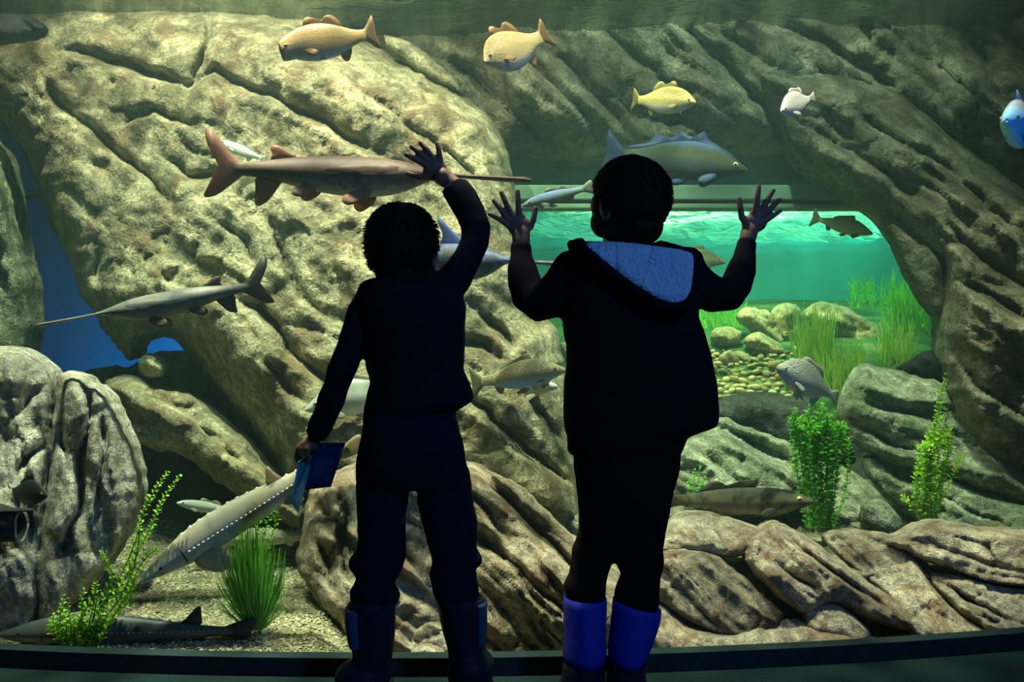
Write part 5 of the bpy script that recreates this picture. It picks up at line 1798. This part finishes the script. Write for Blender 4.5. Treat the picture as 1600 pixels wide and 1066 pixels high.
def head(parts, c, yaw, s=1.0, tilt=0.0):
    """c: centre of the skull; yaw: turn to the left of straight ahead (+Y). Returns the local axes."""
    f = Vector((-math.sin(yaw), math.cos(yaw), 0))
    r = Vector((math.cos(yaw), math.sin(yaw), 0))
    u = Vector((0, 0, 1))
    def at(a, b, d):
        return c + r * (a * s) + f * (b * s) + u * (d * s)
    ax = (r, f, u)
    parts.ball(at(0, -0.004, 0.004), (.072 * s, .088 * s, .082 * s), ax, 28, 20)          # skull
    parts.ball(at(0, 0.022, -0.045), (.062 * s, .060 * s, .060 * s), ax, 24, 16)           # face
    parts.ball(at(0, 0.048, -0.084), (.030 * s, .028 * s, .022 * s), ax)                    # chin
    for sg in (-1, 1):                                                                      # cheeks and temples
        parts.ball(at(sg * 0.036, 0.046, -0.050), (.031 * s, .032 * s, .034 * s), ax)
        parts.ball(at(sg * 0.042, 0.044, -0.012), (.026 * s, .030 * s, .034 * s), ax)
    parts.ball(at(0, 0.066, 0.004), (.044 * s, .018 * s, .016 * s), ax)                     # brow
    parts.ball(at(0, 0.083, -0.036), (.012 * s, .014 * s, .010 * s), ax)                    # nose
    parts.tube([(at(0, 0.074, -0.006), .006 * s), (at(0, 0.082, -0.028), .009 * s)], 10)
    parts.ball(at(0, 0.074, -0.062), (.018 * s, .008 * s, .0045 * s), ax)                   # lips
    parts.ball(at(0, 0.073, -0.070), (.015 * s, .008 * s, .005 * s), ax)
    for sg in (-1, 1):                                                                      # ears
        e = at(sg * 0.074, -0.004, -0.026)
        ring = [(e + (f * (math.cos(a) * 0.013) + u * (math.sin(a) * 0.024) + r * (sg * 0.006 * (0.5 - 0.5 * math.cos(a + 2.6)))) * s, 0.0042 * s) for a in np.linspace(-0.6, 4.4, 12)]
        parts.tube(ring, 8)
        parts.ball(e - r * (sg * 0.003 * s), (.004 * s, .013 * s, .022 * s), ax)
        parts.ball(e + (u * -0.022 + f * 0.006) * s, (.005 * s, .007 * s, .008 * s), ax)
    return f, r, u


def hair(c, f, r, u, s, parent, base, seed, side_burn=0.0, length=0.012, flow=1.0):
    """cap of short hair with a real thickness and thousands of short strands along its surface"""
    rnd = random.Random(seed)
    bm = bmesh.new()
    bmesh.ops.create_uvsphere(bm, u_segments=64, v_segments=44, radius=1.0)
    bm.verts.index_update()
    base = Vector(base)
    def shape(d):
        x, y, z = d
        # hairline: face and neck stay bare
        front = y
        line = 0.36 - 0.75 * max(0.0, front) ** 1.5 if False else 0
        cut = 0.0
        # height below which there is no hair, by direction around the head
        az = math.atan2(x, y)            # 0 = face, pi = back
        a = abs(az)
        low = np.interp(a, [0, 0.55, 0.95, 1.25, 1.5, 1.75, 2.2, math.pi], [0.45, 0.42, 0.12, -0.28, -0.30, -0.62, -1.3, -1.3])
        k = min(1.0, max(0.0, (z - low) / 0.16))
        k = k * k * (3 - 2 * k)
        n = 0.5 * mnoise.noise(Vector(d) * 4.0 + Vector((seed, 0, 0))) + 0.35 * mnoise.noise(Vector(d) * 9.0 + Vector((0, seed, 0)))
        thick = (0.011 + 0.0028 * n)
        rad = Vector((x * (.072 + thick), y * (.088 + thick) - .004, z * (.082 + thick * 1.1) + .004))
        inner = Vector((x * .064, y * .078 - .004, z * .074 + .004))
        return inner.lerp(rad, k), k
    V, ks = [], []
    for v in bm.verts:
        p, k = shape(v.co)
        ks.append(k)
        V.append(c + (r * p.x + f * p.y + u * p.z) * s - base)
    Fc = [tuple(v.index for v in fa.verts) for fa in bm.faces]
    bm.free()
    # hair of the nape
    bm = bmesh.new()
    bmesh.ops.create_uvsphere(bm, u_segments=24, v_segments=16, radius=1.0)
    bm.verts.index_update()
    k0 = len(V)
    for v in bm.verts:
        q = Vector((v.co.x * .052, -.040 + v.co.y * .042, -.060 + v.co.z * .046))
        V.append(c + (r * q.x + f * q.y + u * q.z) * s - base)
    Fc += [tuple(v.index + k0 for v in fa.verts) for fa in bm.faces]
    bm.free()
    # strands
    for i in range(3800):
        d = Vector((rnd.gauss(0, 1), rnd.gauss(0, 1), rnd.gauss(0.2, 1))).normalized()
        p, k = shape(d)
        if k < 0.55:
            continue
        crown = Vector((0.15, -0.35, 0.93))
        away = (d - crown * d.dot(crown))
        if away.length < 0.05:
            continue
        away.normalize()
        tdir = (away * flow + d * rnd.uniform(0.0, 0.10) + Vector((rnd.gauss(0, .12), rnd.gauss(0, .12), rnd.gauss(0, .12)))).normalized()
        sd = tdir.cross(d)
        if sd.length < 1e-3:
            continue
        sd.normalize()
        L = length * rnd.uniform(0.6, 1.4)
        w = 0.0016
        p = p * 0.975
        q = [p - sd * w, p + sd * w, p + tdir * L * 0.6 + d * 0.002, p + tdir * L - d * 0.001, p + d * 0.003]
        k0 = len(V)
        V += [c + (r * a.x + f * a.y + u * a.z) * s - base for a in q]
        Fc += [(k0, k0 + 1, k0 + 2), (k0, k0 + 2, k0 + 4), (k0 + 1, k0 + 4, k0 + 2), (k0, k0 + 2, k0 + 3)]
    return mesh_obj('hair', V, Fc, M_HAIR, parent)


def eyes(c, f, r, u, s, body, base):
    for sg in (-1, 1):
        bm = bmesh.new()
        bmesh.ops.create_uvsphere(bm, u_segments=14, v_segments=10, radius=0.0115 * s)
        me = bpy.data.meshes.new('eye')
        bm.to_mesh(me)
        bm.free()
        me.materials.append(M_EYEW)
        e = bpy.data.objects.new('eye', me)
        e.location = c + (r * (sg * 0.030) + f * 0.066 + u * -0.012) * s - Vector(base)
        link(e, body)
        bm = bmesh.new()
        bmesh.ops.create_uvsphere(bm, u_segments=12, v_segments=8, radius=0.006 * s)
        me = bpy.data.meshes.new('pupil')
        bm.to_mesh(me)
        bm.free()
        me.materials.append(M_EYE)
        pu = bpy.data.objects.new('pupil', me)
        pu.location = e.location + f * 0.0075 * s
        link(pu, body)


YA = 2.30
YB = 2.30
GY = 2.445            # distance of the palms on the pane


def boy_a():
    base = P(645, 1092, YA)
    base.z = 0.0
    root = empty('person', base)
    tag(root, 'boy in black jacket and jeans reaching one hand up to the glass, holding a brochure', 'person')
    # --- clothes
    arm_r = [(690, 462, YA + 0.00, 27), (712, 432, YA + 0.02, 27), (730, 405, YA + 0.05, 23.5), (742, 378, YA + 0.07, 22.5), (744, 356, YA + 0.08, 24), (737, 336, YA + 0.095, 23.5), (724, 312, YA + 0.115, 24), (712, 292, YA + 0.135, 23.5)]
    arm_l = [(582, 462, YA, 26), (566, 490, YA, 25), (556, 520, YA - 0.01, 23), (546, 548, YA - 0.01, 22.5), (534, 578, YA - 0.01, 22.5), (526, 602, YA, 20), (517, 624, YA + 0.01, 22), (508, 648, YA + 0.02, 19.5), (499, 668, YA + 0.03, 19), (493, 682, YA + 0.035, 16.5)]
    j = Parts()
    torso = [(432, 605, 668, .055, .01), (438, 570, 690, .075), (446, 560, 708, .085), (460, 556, 722, .095), (480, 562, 729, .10), (505, 566, 727, .105), (540, 571, 725, .105), (575, 573, 726, .10),
             (590, 578, 731, .10), (600, 579, 735, .10), (612, 575, 739, .102), (626, 573, 741, .105), (634, 571, 730, .105), (642, 570, 716, .102), (646, 572, 712, .095)]
    j.rows(torso, YA, 0.10)
    px_tube(j, arm_r, flat_end=True)
    px_tube(j, arm_l, flat_end=True)
    j.tube([(P(618, 436, YA), .035), (P(640, 434, YA), .036), (P(662, 436, YA), .035)])
    jk = j.union('jacket', 0.006, M_JACKA, root, base, 3, 0.0028, 16, 3)
    # --- jeans
    t_ = Parts()
    t_.rows([(630, 572, 714, .09), (650, 568, 712, .10), (675, 566, 719, .105), (700, 560, 724, .103), (725, 557, 730, .095), (742, 556, 734, .083), (756, 557, 735, .071), (762, 560, 732, .064)], YA, 0.1)
    left = [(735, 557, 645), (756, 556, 641), (780, 555, 638.5), (808, 558, 633), (840, 559, 634), (858, 558, 635), (868, 551, 635), (876, 544, 634), (886, 543, 631), (895, 550, 627), (904, 556, 620), (914, 552, 613), (924, 546, 622), (932, 546, 626), (940, 548, 624), (950, 549, 617), (960, 552, 614)]
    right = [(735, 646, 734), (756, 649, 736), (788, 652, 741), (812, 657, 744.5), (840, 665, 745), (862, 671, 745), (872, 674, 752), (880, 674, 752), (890, 672, 742), (900, 671, 743), (928, 676, 748), (940, 681, 752), (950, 685, 754), (962, 690, 752)]
    t_.rows([(a, b, c, .072 - .00008 * (a - 735), 0.01) for a, b, c in left], YA, .07, power=0.95)
    t_.rows([(a, b, c, .072 - .00008 * (a - 735), 0.01) for a, b, c in right], YA, .07, power=0.95)
    t_.union('trousers', 0.006, M_JEANS, root, base, 2, 0.0022, 22, 8)
    # --- snow boots
    for (rows_, foot, nm) in (
            ([(938, 548, 614), (946, 540.5, 618), (960, 541, 618), (985, 543, 618.5), (1005, 548, 616), (1020, 552, 613), (1040, 552, 611), (1060, 545, 612)], (562, 30, 50, 0.10), 'l'),
            ([(932, 690, 756), (940, 684, 760), (960, 686, 760), (985, 691, 760), (1005, 697, 758), (1020, 700, 756), (1040, 700, 762), (1060, 700, 766)], (734, 33, 40, 0.10), 'r')):
        b_ = Parts()
        b_.rows([(a, l, r, .062, 0.0) for a, l, r in rows_], YA, .06, power=0.95)
        cx, hw_, dx, ln = foot
        if nm == 'l':
            b_.tube([(P(570, 1062, YA - 0.01), .045), (P(556, 1066, YA + 0.06), .046), (P(545, 1074, YA + 0.12), .038)])
            b_.ball(P(566, 1058, YA - .01), (.064, .075, .04))
        else:
            b_.tube([(P(732, 1050, YA - 0.01), .05), (P(738, 1060, YA + 0.06), .048), (P(746, 1072, YA + 0.12), .038)])
            b_.ball(P(737, 1042, YA - .01), (.054, .07, .045))
        bo = b_.union('boot', 0.006, M_BOOTA, root, base, 2, 0.001, 20, 4)
        sx0 = 520 if nm == 'l' else 700
        so = Parts()
        so.rows([(1078, sx0 + 4, sx0 + 88 - (18 if nm == 'r' else 0), .115, .045), (1090, sx0 + 2, sx0 + 90 - (18 if nm == 'r' else 0), .12, .045), (1093.5, sx0 + 4, sx0 + 88 - (18 if nm == 'r' else 0), .117, .045)], YA, .1, power=0.8)
        so.union('sole', 0.006, M_SOLE, bo, base, 1)
        # lighter quilted patch on the outer side of the shaft
        pt_ = Parts()
        if nm == 'l':
            pt_.rows([(946, 539.5, 575, .06), (975, 541, 574, .06), (1005, 547, 574, .06)], YA, .06, power=0.95, yoff=-0.004)
        else:
            pt_.rows([(938, 742, 761.5, .05), (975, 742, 761.5, .05), (1004, 742, 759.5, .05)], YA, .05, power=0.95, yoff=-0.004)
        pt_.union('shaft_patch', 0.005, M_BOOTT, bo, base, 2)
    # --- body
    b = Parts()
    c = P(628, 384, YA + 0.005)
    f, r, u = head(b, c, -0.12, 1.0)
    b.tube([(c + u * -0.06 - f * 0.012, .040), (P(630, 452, YA), .045)])
    b.rows([(440, 585, 690, .05), (470, 572, 712, .075), (540, 582, 715, .075), (600, 590, 712, .075), (660, 576, 708, .085), (720, 566, 724, .085)], YA, .08)
    for rows_ in (left, right):
        b.rows([(a, l + 10, r_ - 10, .045, 0.01) for a, l, r_ in rows_] + [(1060, (rows_[-1][1] + rows_[-1][2]) / 2 - 18, (rows_[-1][1] + rows_[-1][2]) / 2 + 18, .03, 0.0)], YA, .05)
    px_tube(b, [(x, y, Y, rr * 0.62) for x, y, Y, rr in arm_r] + [(700, 282, YA + 0.142, 13.5), (690, 276, GY - 0.004, 14)], 1.0)
    px_tube(b, [(x, y, Y, rr * 0.62) for x, y, Y, rr in arm_l] + [(486, 694, YA + 0.04, 12)], 1.0)
    # raised right hand, back of the hand towards us, palm on the pane
    hand(b, [[(672, 276, 0, 6.5), (655, 277, -.004, 5.2), (644, 274, -.002, 4.6), (637, 271, 0, 4.0)],                          # thumb
             [(676, 264, 0, 6), (660, 255, -.006, 5.2), (645, 247, -.007, 4.8), (634.5, 241.5, -.003, 4.2)],                    # index
             [(680, 260, 0, 6), (666, 249, -.006, 5.4), (653, 237, -.008, 4.9), (643.5, 229.5, -.003, 4.2)],                    # middle
             [(684, 260, 0, 6), (676, 246, -.006, 5.2), (666, 233, -.008, 4.7), (657, 223.5, -.003, 4.0)],                      # ring
             [(688, 262, 0, 6), (687, 246, -.005, 4.9), (685.5, 234, -.006, 4.4), (683, 224.5, -.003, 3.8)]],                   # little
         [(671, 258, 687, 254, 11, .013), (668, 272, 690, 262, 15, .014), (684, 278, 694, 270, 14, .015)], GY)
    # lowered left hand closing on the brochure
    hand(b, [[(485, 694, -.012, 6.5), (480, 703, -.024, 5.6), (480, 712, -.022, 5.0), (482, 720, -.014, 4.4)],                 # thumb on the near side
             [(478, 690, 0, 6), (467, 700, .004, 5.4), (464, 711, .010, 4.9), (470, 719, .016, 4.3)],
             [(477, 693, .008, 6), (465, 706, .014, 5.4), (464, 717, .020, 4.9), (471, 724, .024, 4.3)],
             [(478, 696, .016, 6), (466, 711, .024, 5.2), (466, 721, .030, 4.7), (473, 727, .033, 4.1)],
             [(480, 699, .024, 5.6), (469, 714, .033, 4.7), (470, 723, .038, 4.2), (476, 728, .041, 3.8)]],
         [(488, 690, 474, 697, 10, .022), (484, 697, 473, 703, 9, .024)], YA + 0.045)
    bd = b.union('body', 0.0028, M_SKIN, root, base, 3)
    eyes(c, f, r, u, 1.0, bd, base)
    hair(c, f, r, u, 1.02, root, base, 5, length=0.010)
    return root


def boy_b():
    base = P(958, 1092, YB)
    base.z = 0.0
    root = empty('person', base)
    tag(root, 'boy in black jacket with blue lined hood pressing both hands on the glass', 'person')
    arm_l = [(895, 420, YB, 31), (882, 446, YB + .005, 33), (862, 466, YB + .02, 33), (840, 474, YB + .045, 30), (826, 462, YB + .07, 27.5), (820, 440, YB + .09, 26), (816, 418, YB + .11, 23), (815, 400, YB + .12, 17.5), (814.5, 382, YB + .13, 16.5)]
    arm_r = [(1075, 425, YB, 29), (1092, 448, YB + .005, 32), (1115, 460, YB + .02, 30), (1138, 460, YB + .045, 27), (1150, 444, YB + .07, 25), (1158, 422, YB + .09, 23.5), (1163, 404, YB + .11, 19), (1165, 390, YB + .12, 16.5), (1168, 378, YB + .13, 16)]
    j = Parts()
    torso = [(388, 900, 1085, .06), (396, 888, 1096, .075), (410, 880, 1100, .09), (430, 878, 1100, .10), (470, 878, 1094, .108), (494, 878.5, 1091, .11), (515, 880, 1099, .11), (545, 883, 1108, .11), (575, 884, 1115, .11),
             (600, 882, 1120, .11), (631, 880, 1123, .112), (655, 880, 1123, .112), (666, 880.5, 1120, .112), (674, 882, 1096, .11), (683, 885, 1074, .108), (695, 885, 1070, .105), (706, 886, 1065, .10), (711, 893, 1062, .095)]
    j.rows(torso, YB, .1)
    px_tube(j, arm_l, flat_end=True)
    px_tube(j, arm_r, flat_end=True)
    # folded hood: thick rim lying on the shoulders and the pouch hanging down the back
    hood_rim = [(898, 385, YB - .05, 12), (906, 380, YB - .085, 10)]
    px_tube(j, hood_rim)
    jk = j.union('jacket', 0.006, M_JACKB, root, base, 3, 0.0025, 15, 11)
    h = Parts()
    def hood_y(row):
        return -0.080 - 0.066 * np.sqrt(np.clip((row - 378) / 95, 0, 1))
    hp = [(896, 383), (912, 377), (960, 377), (1035, 386), (1075, 392), (1094, 400), (1099, 425), (1090, 465), (1072, 486), (1040, 488), (1005, 470), (960, 440), (915, 405)]
    # the pouch: a cushion between the outline and the back
    hc = np.mean(np.array(hp), 0)
    for (fx, dep) in ((0.94, 0),):
        n = len(hp)
        V, Fc = [], []
        for lay, (sc_, yy) in enumerate(((0.9, .06), (1.0, .045), (1.0, .022), (0.93, .012))):
            for (x, y) in hp:
                V.append(P(hc[0] + (x - hc[0]) * sc_, hc[1] + (y - hc[1]) * sc_, YB + yy + hood_y(y)))
        V.append(P(hc[0], hc[1], YB + .06 + hood_y(hc[1])))
        V.append(P(hc[0], hc[1], YB + .012 + hood_y(hc[1])))
        for lay in range(3):
            for k in range(n):
                k2 = (k + 1) % n
                Fc.append((lay * n + k, lay * n + k2, (lay + 1) * n + k2, (lay + 1) * n + k))
        for k in range(n):
            k2 = (k + 1) % n
            Fc.append((k2, k, 4 * n))
            Fc.append((3 * n + k, 3 * n + k2, 4 * n + 1))
        h.add(V, Fc)
    px_tube(h, [(893, 382, YB - .05, 8), (901, 380, YB - .085, 8), (925, 400, YB - .115, 7), (960, 428, YB - .135, 7), (1005, 461, YB - .15, 7), (1042, 481, YB - .155, 7), (1072, 479, YB - .15, 7), (1087, 450, YB - .135, 6.5), (1091, 418, YB - .118, 6.5), (1091, 402, YB - .09, 7), (1078, 396, YB - .05, 7)])
    px_tube(h, [(1020, 388, YB - .01, 8), (1032, 383, YB - .03, 8), (1055, 389, YB - .05, 8), (1080, 397, YB - .06, 8)])
    hd_ = h.union('hood', 0.005, M_JACKB, jk, base, 4, 0.001, 20, 2)
    # fleece lining, a soft bowed sheet with thickness facing up and back out of the hood
    fp = [(912, 379), (935, 377), (960, 377.5), (1000, 381), (1035, 386), (1065, 390), (1084, 396), (1084, 420), (1081, 445), (1077, 462), (1066, 472), (1048, 474), (1025, 465), (990, 443), (958, 420), (930, 396)]
    fpoly = chaikin(fp, 2)
    step = 3.0
    x0, y0 = fpoly.min(0)
    x1, y1 = fpoly.max(0)
    nx, ny = int((x1 - x0) / step) + 2, int((y1 - y0) / step) + 2
    gx, gy = np.meshgrid(x0 + np.arange(nx) * step, y0 + np.arange(ny) * step, indexing='ij')
    pts = np.stack([gx.ravel(), gy.ravel()], 1)
    cen = ((pts.reshape(nx, ny, 2)[:-1, :-1] + pts.reshape(nx, ny, 2)[1:, 1:]) / 2).reshape(-1, 2)
    keep = inside(cen, fpoly).reshape(nx - 1, ny - 1)
    idx = np.arange(nx * ny).reshape(nx, ny)
    quads = np.stack([idx[:-1, :-1], idx[1:, :-1], idx[1:, 1:], idx[:-1, 1:]], -1)[keep]
    used = np.unique(quads)
    rm = -np.ones(nx * ny, int)
    rm[used] = np.arange(len(used))
    quads = rm[quads]
    p = pts[used]
    cnt = np.bincount(quads.ravel(), minlength=len(p))
    d_, cl_, _ = seg_dist(p, fpoly, np.roll(fpoly, -1, 0))
    bnd = cnt < 4
    p[bnd] = cl_[bnd]
    d_[bnd] = 0
    yy = YB + hood_y(p[:, 1]) - 0.004 * np.clip(d_ / 8, 0, 1) + 0.0016 * vnoise(p[:, 0] * .25, p[:, 1] * .25, None, 3) + 0.003 * vnoise(p[:, 0] * .05, p[:, 1] * .05, None, 5)
    for sx0_, sx1_ in (((961, 377), (962, 425)), ((1018, 383), (1000, 450))):       # stitched seams
        dd, _, _ = seg_dist(p, np.array([sx0_], float), np.array([sx1_], float))
        yy = yy + 0.009 * np.exp(-(dd / 2.2) ** 2)
    vw = np.stack([(p[:, 0] - CX) / F * yy, yy, CAMZ - (p[:, 1] - CY) / F * yy], 1)
    vb = vw + np.array([0, 0.012, 0])
    n = len(p)
    allv = np.vstack([vw, vb]) - np.array(base)
    fcs = quads[:, ::-1].tolist() + (quads + n).tolist()
    ed = {}
    for q in quads[:, ::-1]:
        for k in range(4):
            a, b2 = int(q[k]), int(q[(k + 1) % 4])
            if (b2, a) in ed:
                del ed[(b2, a)]
            else:
                ed[(a, b2)] = 1
    for a, b2 in ed:
        fcs.append([b2, a, a + n, b2 + n])
    ln = mesh_obj('fleece_lining', allv, fcs, M_FLEECE, jk)
    ln['label'] = 'fluffy blue fleece lining'
    # --- trousers
    t_ = Parts()
    t_.rows([(690, 888, 1066, .09), (712, 896, 1063, .10), (740, 898, 1059, .10), (775, 901, 1049, .096), (810, 904, 1043, .086), (840, 905, 1038, .073), (858, 899, 1036, .068), (866, 902, 1034, .058)], YB, .1)
    left = [(830, 905, 972), (848, 900, 970), (862, 894, 965), (876, 892, 957.5), (900, 890, 951), (912, 883, 949), (920, 881, 948), (934, 885, 947), (950, 888, 944)]
    right = [(830, 968, 1039), (850, 970, 1036), (866, 971, 1037), (876, 964, 1038), (886, 965, 1037), (900, 970, 1034), (912, 965, 1033), (926, 960, 1032), (945, 960, 1031), (958, 964, 1026)]
    t_.rows([(a, l, r, .07 - .0001 * (a - 830), .01) for a, l, r in left], YB, .07, power=0.95)
    t_.rows([(a, l, r, .07 - .0001 * (a - 830), .01) for a, l, r in right], YB, .07, power=0.95)
    t_.union('trousers', 0.006, M_TROUS, root, base, 2, 0.0018, 22, 18)
    # --- blue boots: shaft open at the top, dark foot and sole
    for (rows_, fx, top_tilt, nm) in (
            ([(933, 881, 948), (945, 880.5, 948), (970, 880, 947), (995, 881, 946), (1010, 880, 947), (1022, 879, 948), (1036, 882, 946)], 912, 3, 'l'),
            ([(944, 957.5, 1033), (955, 956.5, 1033), (970, 955, 1030), (990, 952.5, 1024), (1010, 950, 1017), (1024, 950, 1012), (1036, 951, 1010)], 980, 18, 'r')):
        b_ = Parts()
        seg = 32
        V, Fc = [], []
        rr_ = []
        for i, (py, xl, xr) in enumerate(rows_):
            c = P((xl + xr) / 2, py, YB)
            w = (xr - xl) / 2 / F * YB
            rr_.append([len(V) + k for k in range(seg)])
            for k in range(seg):
                a = 2 * math.pi * k / seg
                zz = -(math.cos(a) * top_tilt * 0.5 / F * YB) * (1 - i / (len(rows_) - 1))
                V.append(Vector((c.x + w * math.cos(a), c.y + .062 * math.sin(a), c.z + zz)))
        for (sc_, dz) in ((0.93, 0.0), (0.9, -0.03)):
            top = [V[k] for k in rr_[0]]
            cc_ = sum(top, Vector()) / seg
            rr_.insert(0, [len(V) + k for k in range(seg)])
            for v in top:
                V.append(cc_ + (v - cc_) * sc_ + Vector((0, 0, dz)))
            if dz == 0.0:
                continue
        # order: inner low, inner rim, outer rim ... (both insets were measured on the ring then on top)
        for a_, b2_ in zip(rr_[:-1], rr_[1:]):
            for k in range(seg):
                k2 = (k + 1) % seg
                Fc.append((a_[k], b2_[k], b2_[k2], a_[k2]))
        Fc.append(tuple(rr_[-1])[::-1])
        Fc.append(tuple(rr_[0]))
        co = [v - base for v in V]
        n_ = len(co)
        for k in range(n_):
            v = co[k]
            w = mnoise.noise(Vector((v.x * 25, v.y * 25, v.z * 40)))
            co[k] = v + Vector((0, -0.003 * w, 0))
        bo = mesh_obj('boot', co, Fc, M_BOOTB, root)
        ft = Parts()
        dxs = -6 if nm == 'l' else 4
        wl, wr = (879, 946) if nm == 'l' else (949, 1008)
        ft.rows([(1030, wl + 4, wr - 4, .058), (1040, wl, wr, .064, .004), (1056, wl - 1, wr, .068, .006), (1078, wl - 1, wr + 1, .072, .01)], YB, .07, power=0.9)
        ft.tube([(P((wl + wr) / 2, 1062, YB), .045), (P((wl + wr) / 2 + dxs, 1068, YB + 0.07), .044), (P((wl + wr) / 2 + 2 * dxs, 1074, YB + 0.125), .036)])
        fo = ft.union('boot_foot', 0.006, M_BOOTA, bo, base, 2)
        so = Parts()
        so.rows([(1078, wl - 3, wr + 3, .115, .045), (1090, wl - 4, wr + 4, .118, .045), (1093.5, wl - 2, wr + 2, .115, .045)], YB, .1, power=0.85)
        so.union('sole', 0.006, M_SOLE, bo, base, 1)
    # --- body
    b = Parts()
    c = P(984, 312, YB - 0.005)
    f, r, u = head(b, c, 0.62, 1.03)
    b.tube([(c + u * -0.06 - f * 0.012, .042), (P(988, 405, YB), .048)])
    b.rows([(395, 920, 1060, .05), (430, 892, 1082, .08), (500, 892, 1072, .08), (600, 896, 1064, .08), (690, 896, 1055, .085), (780, 905, 1045, .08), (830, 910, 1034, .075)], YB, .08)
    for rows_ in (left, right):
        b.rows([(a, l + 10, r_ - 10, .045, 0.01) for a, l, r_ in rows_] + [(1060, (rows_[-1][1] + rows_[-1][2]) / 2 - 22, (rows_[-1][1] + rows_[-1][2]) / 2 + 14, .03, 0.0)], YB, .05)
    px_tube(b, [(x, y, Y, rr * 0.6) for x, y, Y, rr in arm_l[:-1]] + [(814.5, 380, YB + .132, 14), (814, 366, GY - .004, 14.5)])
    px_tube(b, [(x, y, Y, rr * 0.6) for x, y, Y, rr in arm_r[:-1]] + [(1168, 374, YB + .132, 13), (1171, 362, GY - .004, 13.5)])
    hand(b, [[(816, 362, 0, 7), (829, 354, -.004, 5.8), (834, 342, -.006, 4.9), (836.5, 325.5, -.001, 4.4)],
             [(810, 346, 0, 6), (810.5, 331, -.006, 5.1), (809.5, 314, -.008, 4.6), (808.8, 299, -.003, 3.9)],
             [(806, 346, 0, 6), (797, 332, -.006, 5.1), (790, 316, -.008, 4.6), (783.5, 301.5, -.003, 4.0)],
             [(802, 350, 0, 6), (791, 339, -.006, 4.9), (780.5, 325, -.008, 4.4), (771.5, 313.5, -.003, 3.9)],
             [(800, 357, 0, 5.5), (787, 347, -.005, 4.5), (775, 340, -.006, 4.1), (764.5, 334.5, -.003, 3.5)]],
         [(797, 347, 815, 340, 12, .012), (802, 358, 824, 352, 15, .014), (811, 366, 819, 362, 13.5, .015)], GY)
    hand(b, [[(1170, 352, 0, 7), (1159, 340, -.004, 5.6), (1157, 326, -.006, 4.9), (1154.5, 311, -.001, 4.3)],
             [(1178, 340, 0, 6), (1181, 324, -.006, 5.0), (1183.8, 307, -.008, 4.5), (1186, 292, -.003, 3.8)],
             [(1184, 340, 0, 6), (1192, 325, -.006, 5.0), (1200.5, 310, -.008, 4.5), (1208, 298, -.003, 3.9)],
             [(1187, 344, 0, 6), (1198, 333, -.006, 4.8), (1209, 321, -.008, 4.4), (1218, 311.5, -.003, 3.8)],
             [(1188, 350, 0, 5.5), (1201, 342, -.005, 4.4), (1211, 335.5, -.006, 4.0), (1219.5, 330, -.003, 3.4)]],
         [(1176, 336, 1194, 340, 12, .012), (1166, 348, 1190, 350, 14.5, .014), (1168, 362, 1176, 358, 13, .015)], GY)
    bd = b.union('body', 0.0028, M_SKIN, root, base, 3)
    eyes(c, f, r, u, 1.03, bd, base)
    hair(c, f, r, u, 1.03, root, base, 9, length=0.007)
    return root


def brochure():
    t = NT('brochure_print')
    v = t.coord('Object')
    n1 = t.noise(v, 22, 4, 0.6)
    n2 = t.noise(v, 9, 3, 0.5)
    c = t.ramp(n1, [(0.40, (0.010, 0.03, 0.09)), (0.55, (0.02, 0.06, 0.16)), (0.68, (0.03, 0.11, 0.30))])
    m1 = t.set(c, 0.35, 0.4)
    t = NT('brochure_cover')
    v = t.coord('Object')
    n1 = t.noise(v, 26, 4, 0.6)
    c = t.ramp(n1, [(0.42, (0.12, 0.40, 0.46)), (0.60, (0.18, 0.55, 0.60)), (0.66, (0.10, 0.10, 0.11))])
    m2 = t.set(c, 0.35, 0.4)
    Y0 = YA + 0.045
    root = empty('brochure', P(485, 760, Y0))
    tag(root, 'folded blue brochure hanging from the left boys lowered hand', 'brochure')
    base = Vector(root.location)
    def panel(nm, q, m):
        a = [Vector(x) - base for x in q]
        n = (a[1] - a[0]).cross(a[3] - a[0]).normalized() * 0.0008
        V, Fc = [], []
        N_ = 6
        for s in (1, -1):
            for i in range(N_ + 1):
                for jn in range(N_ + 1):
                    u_, v_ = i / N_, jn / N_
                    p = (a[0] * (1 - u_) + a[1] * u_) * (1 - v_) + (a[3] * (1 - u_) + a[2] * u_) * v_
                    V.append(p + n * s + n * 4 * math.sin(math.pi * u_))
        k = (N_ + 1) ** 2
        for i in range(N_):
            for jn in range(N_):
                p0 = i * (N_ + 1) + jn
                f4 = (p0, p0 + N_ + 1, p0 + N_ + 2, p0 + 1)
                Fc.append(f4)
                Fc.append(tuple(x + k for x in f4)[::-1])
        for i in range(N_):
            for (p0, p1) in ((i, i + 1), (N_ * (N_ + 1) + i, N_ * (N_ + 1) + i + 1), (i * (N_ + 1), (i + 1) * (N_ + 1)), (i * (N_ + 1) + N_, (i + 1) * (N_ + 1) + N_)):
                Fc.append((p0, p1, p1 + k, p0 + k))
        mesh_obj(nm, V, Fc, m, root)
    panel('inner_page', [P(484, 692, Y0 + .01), P(540, 692, Y0 - .01), P(517, 761, Y0 - .01), P(474, 766, Y0 + .01)], m1)
    panel('cover_page', [P(466, 722, Y0 - .035), P(487, 712, Y0 + .008), P(473, 768, Y0 + .008), P(454.5, 787, Y0 - .035)], m2)
    panel('cover_flap', [P(487, 724, Y0 + .006), P(480, 722, Y0 - .020), P(455.5, 787, Y0 - .03), P(465.5, 803, Y0 + .003)], m2)


boy_a()
boy_b()
brochure()
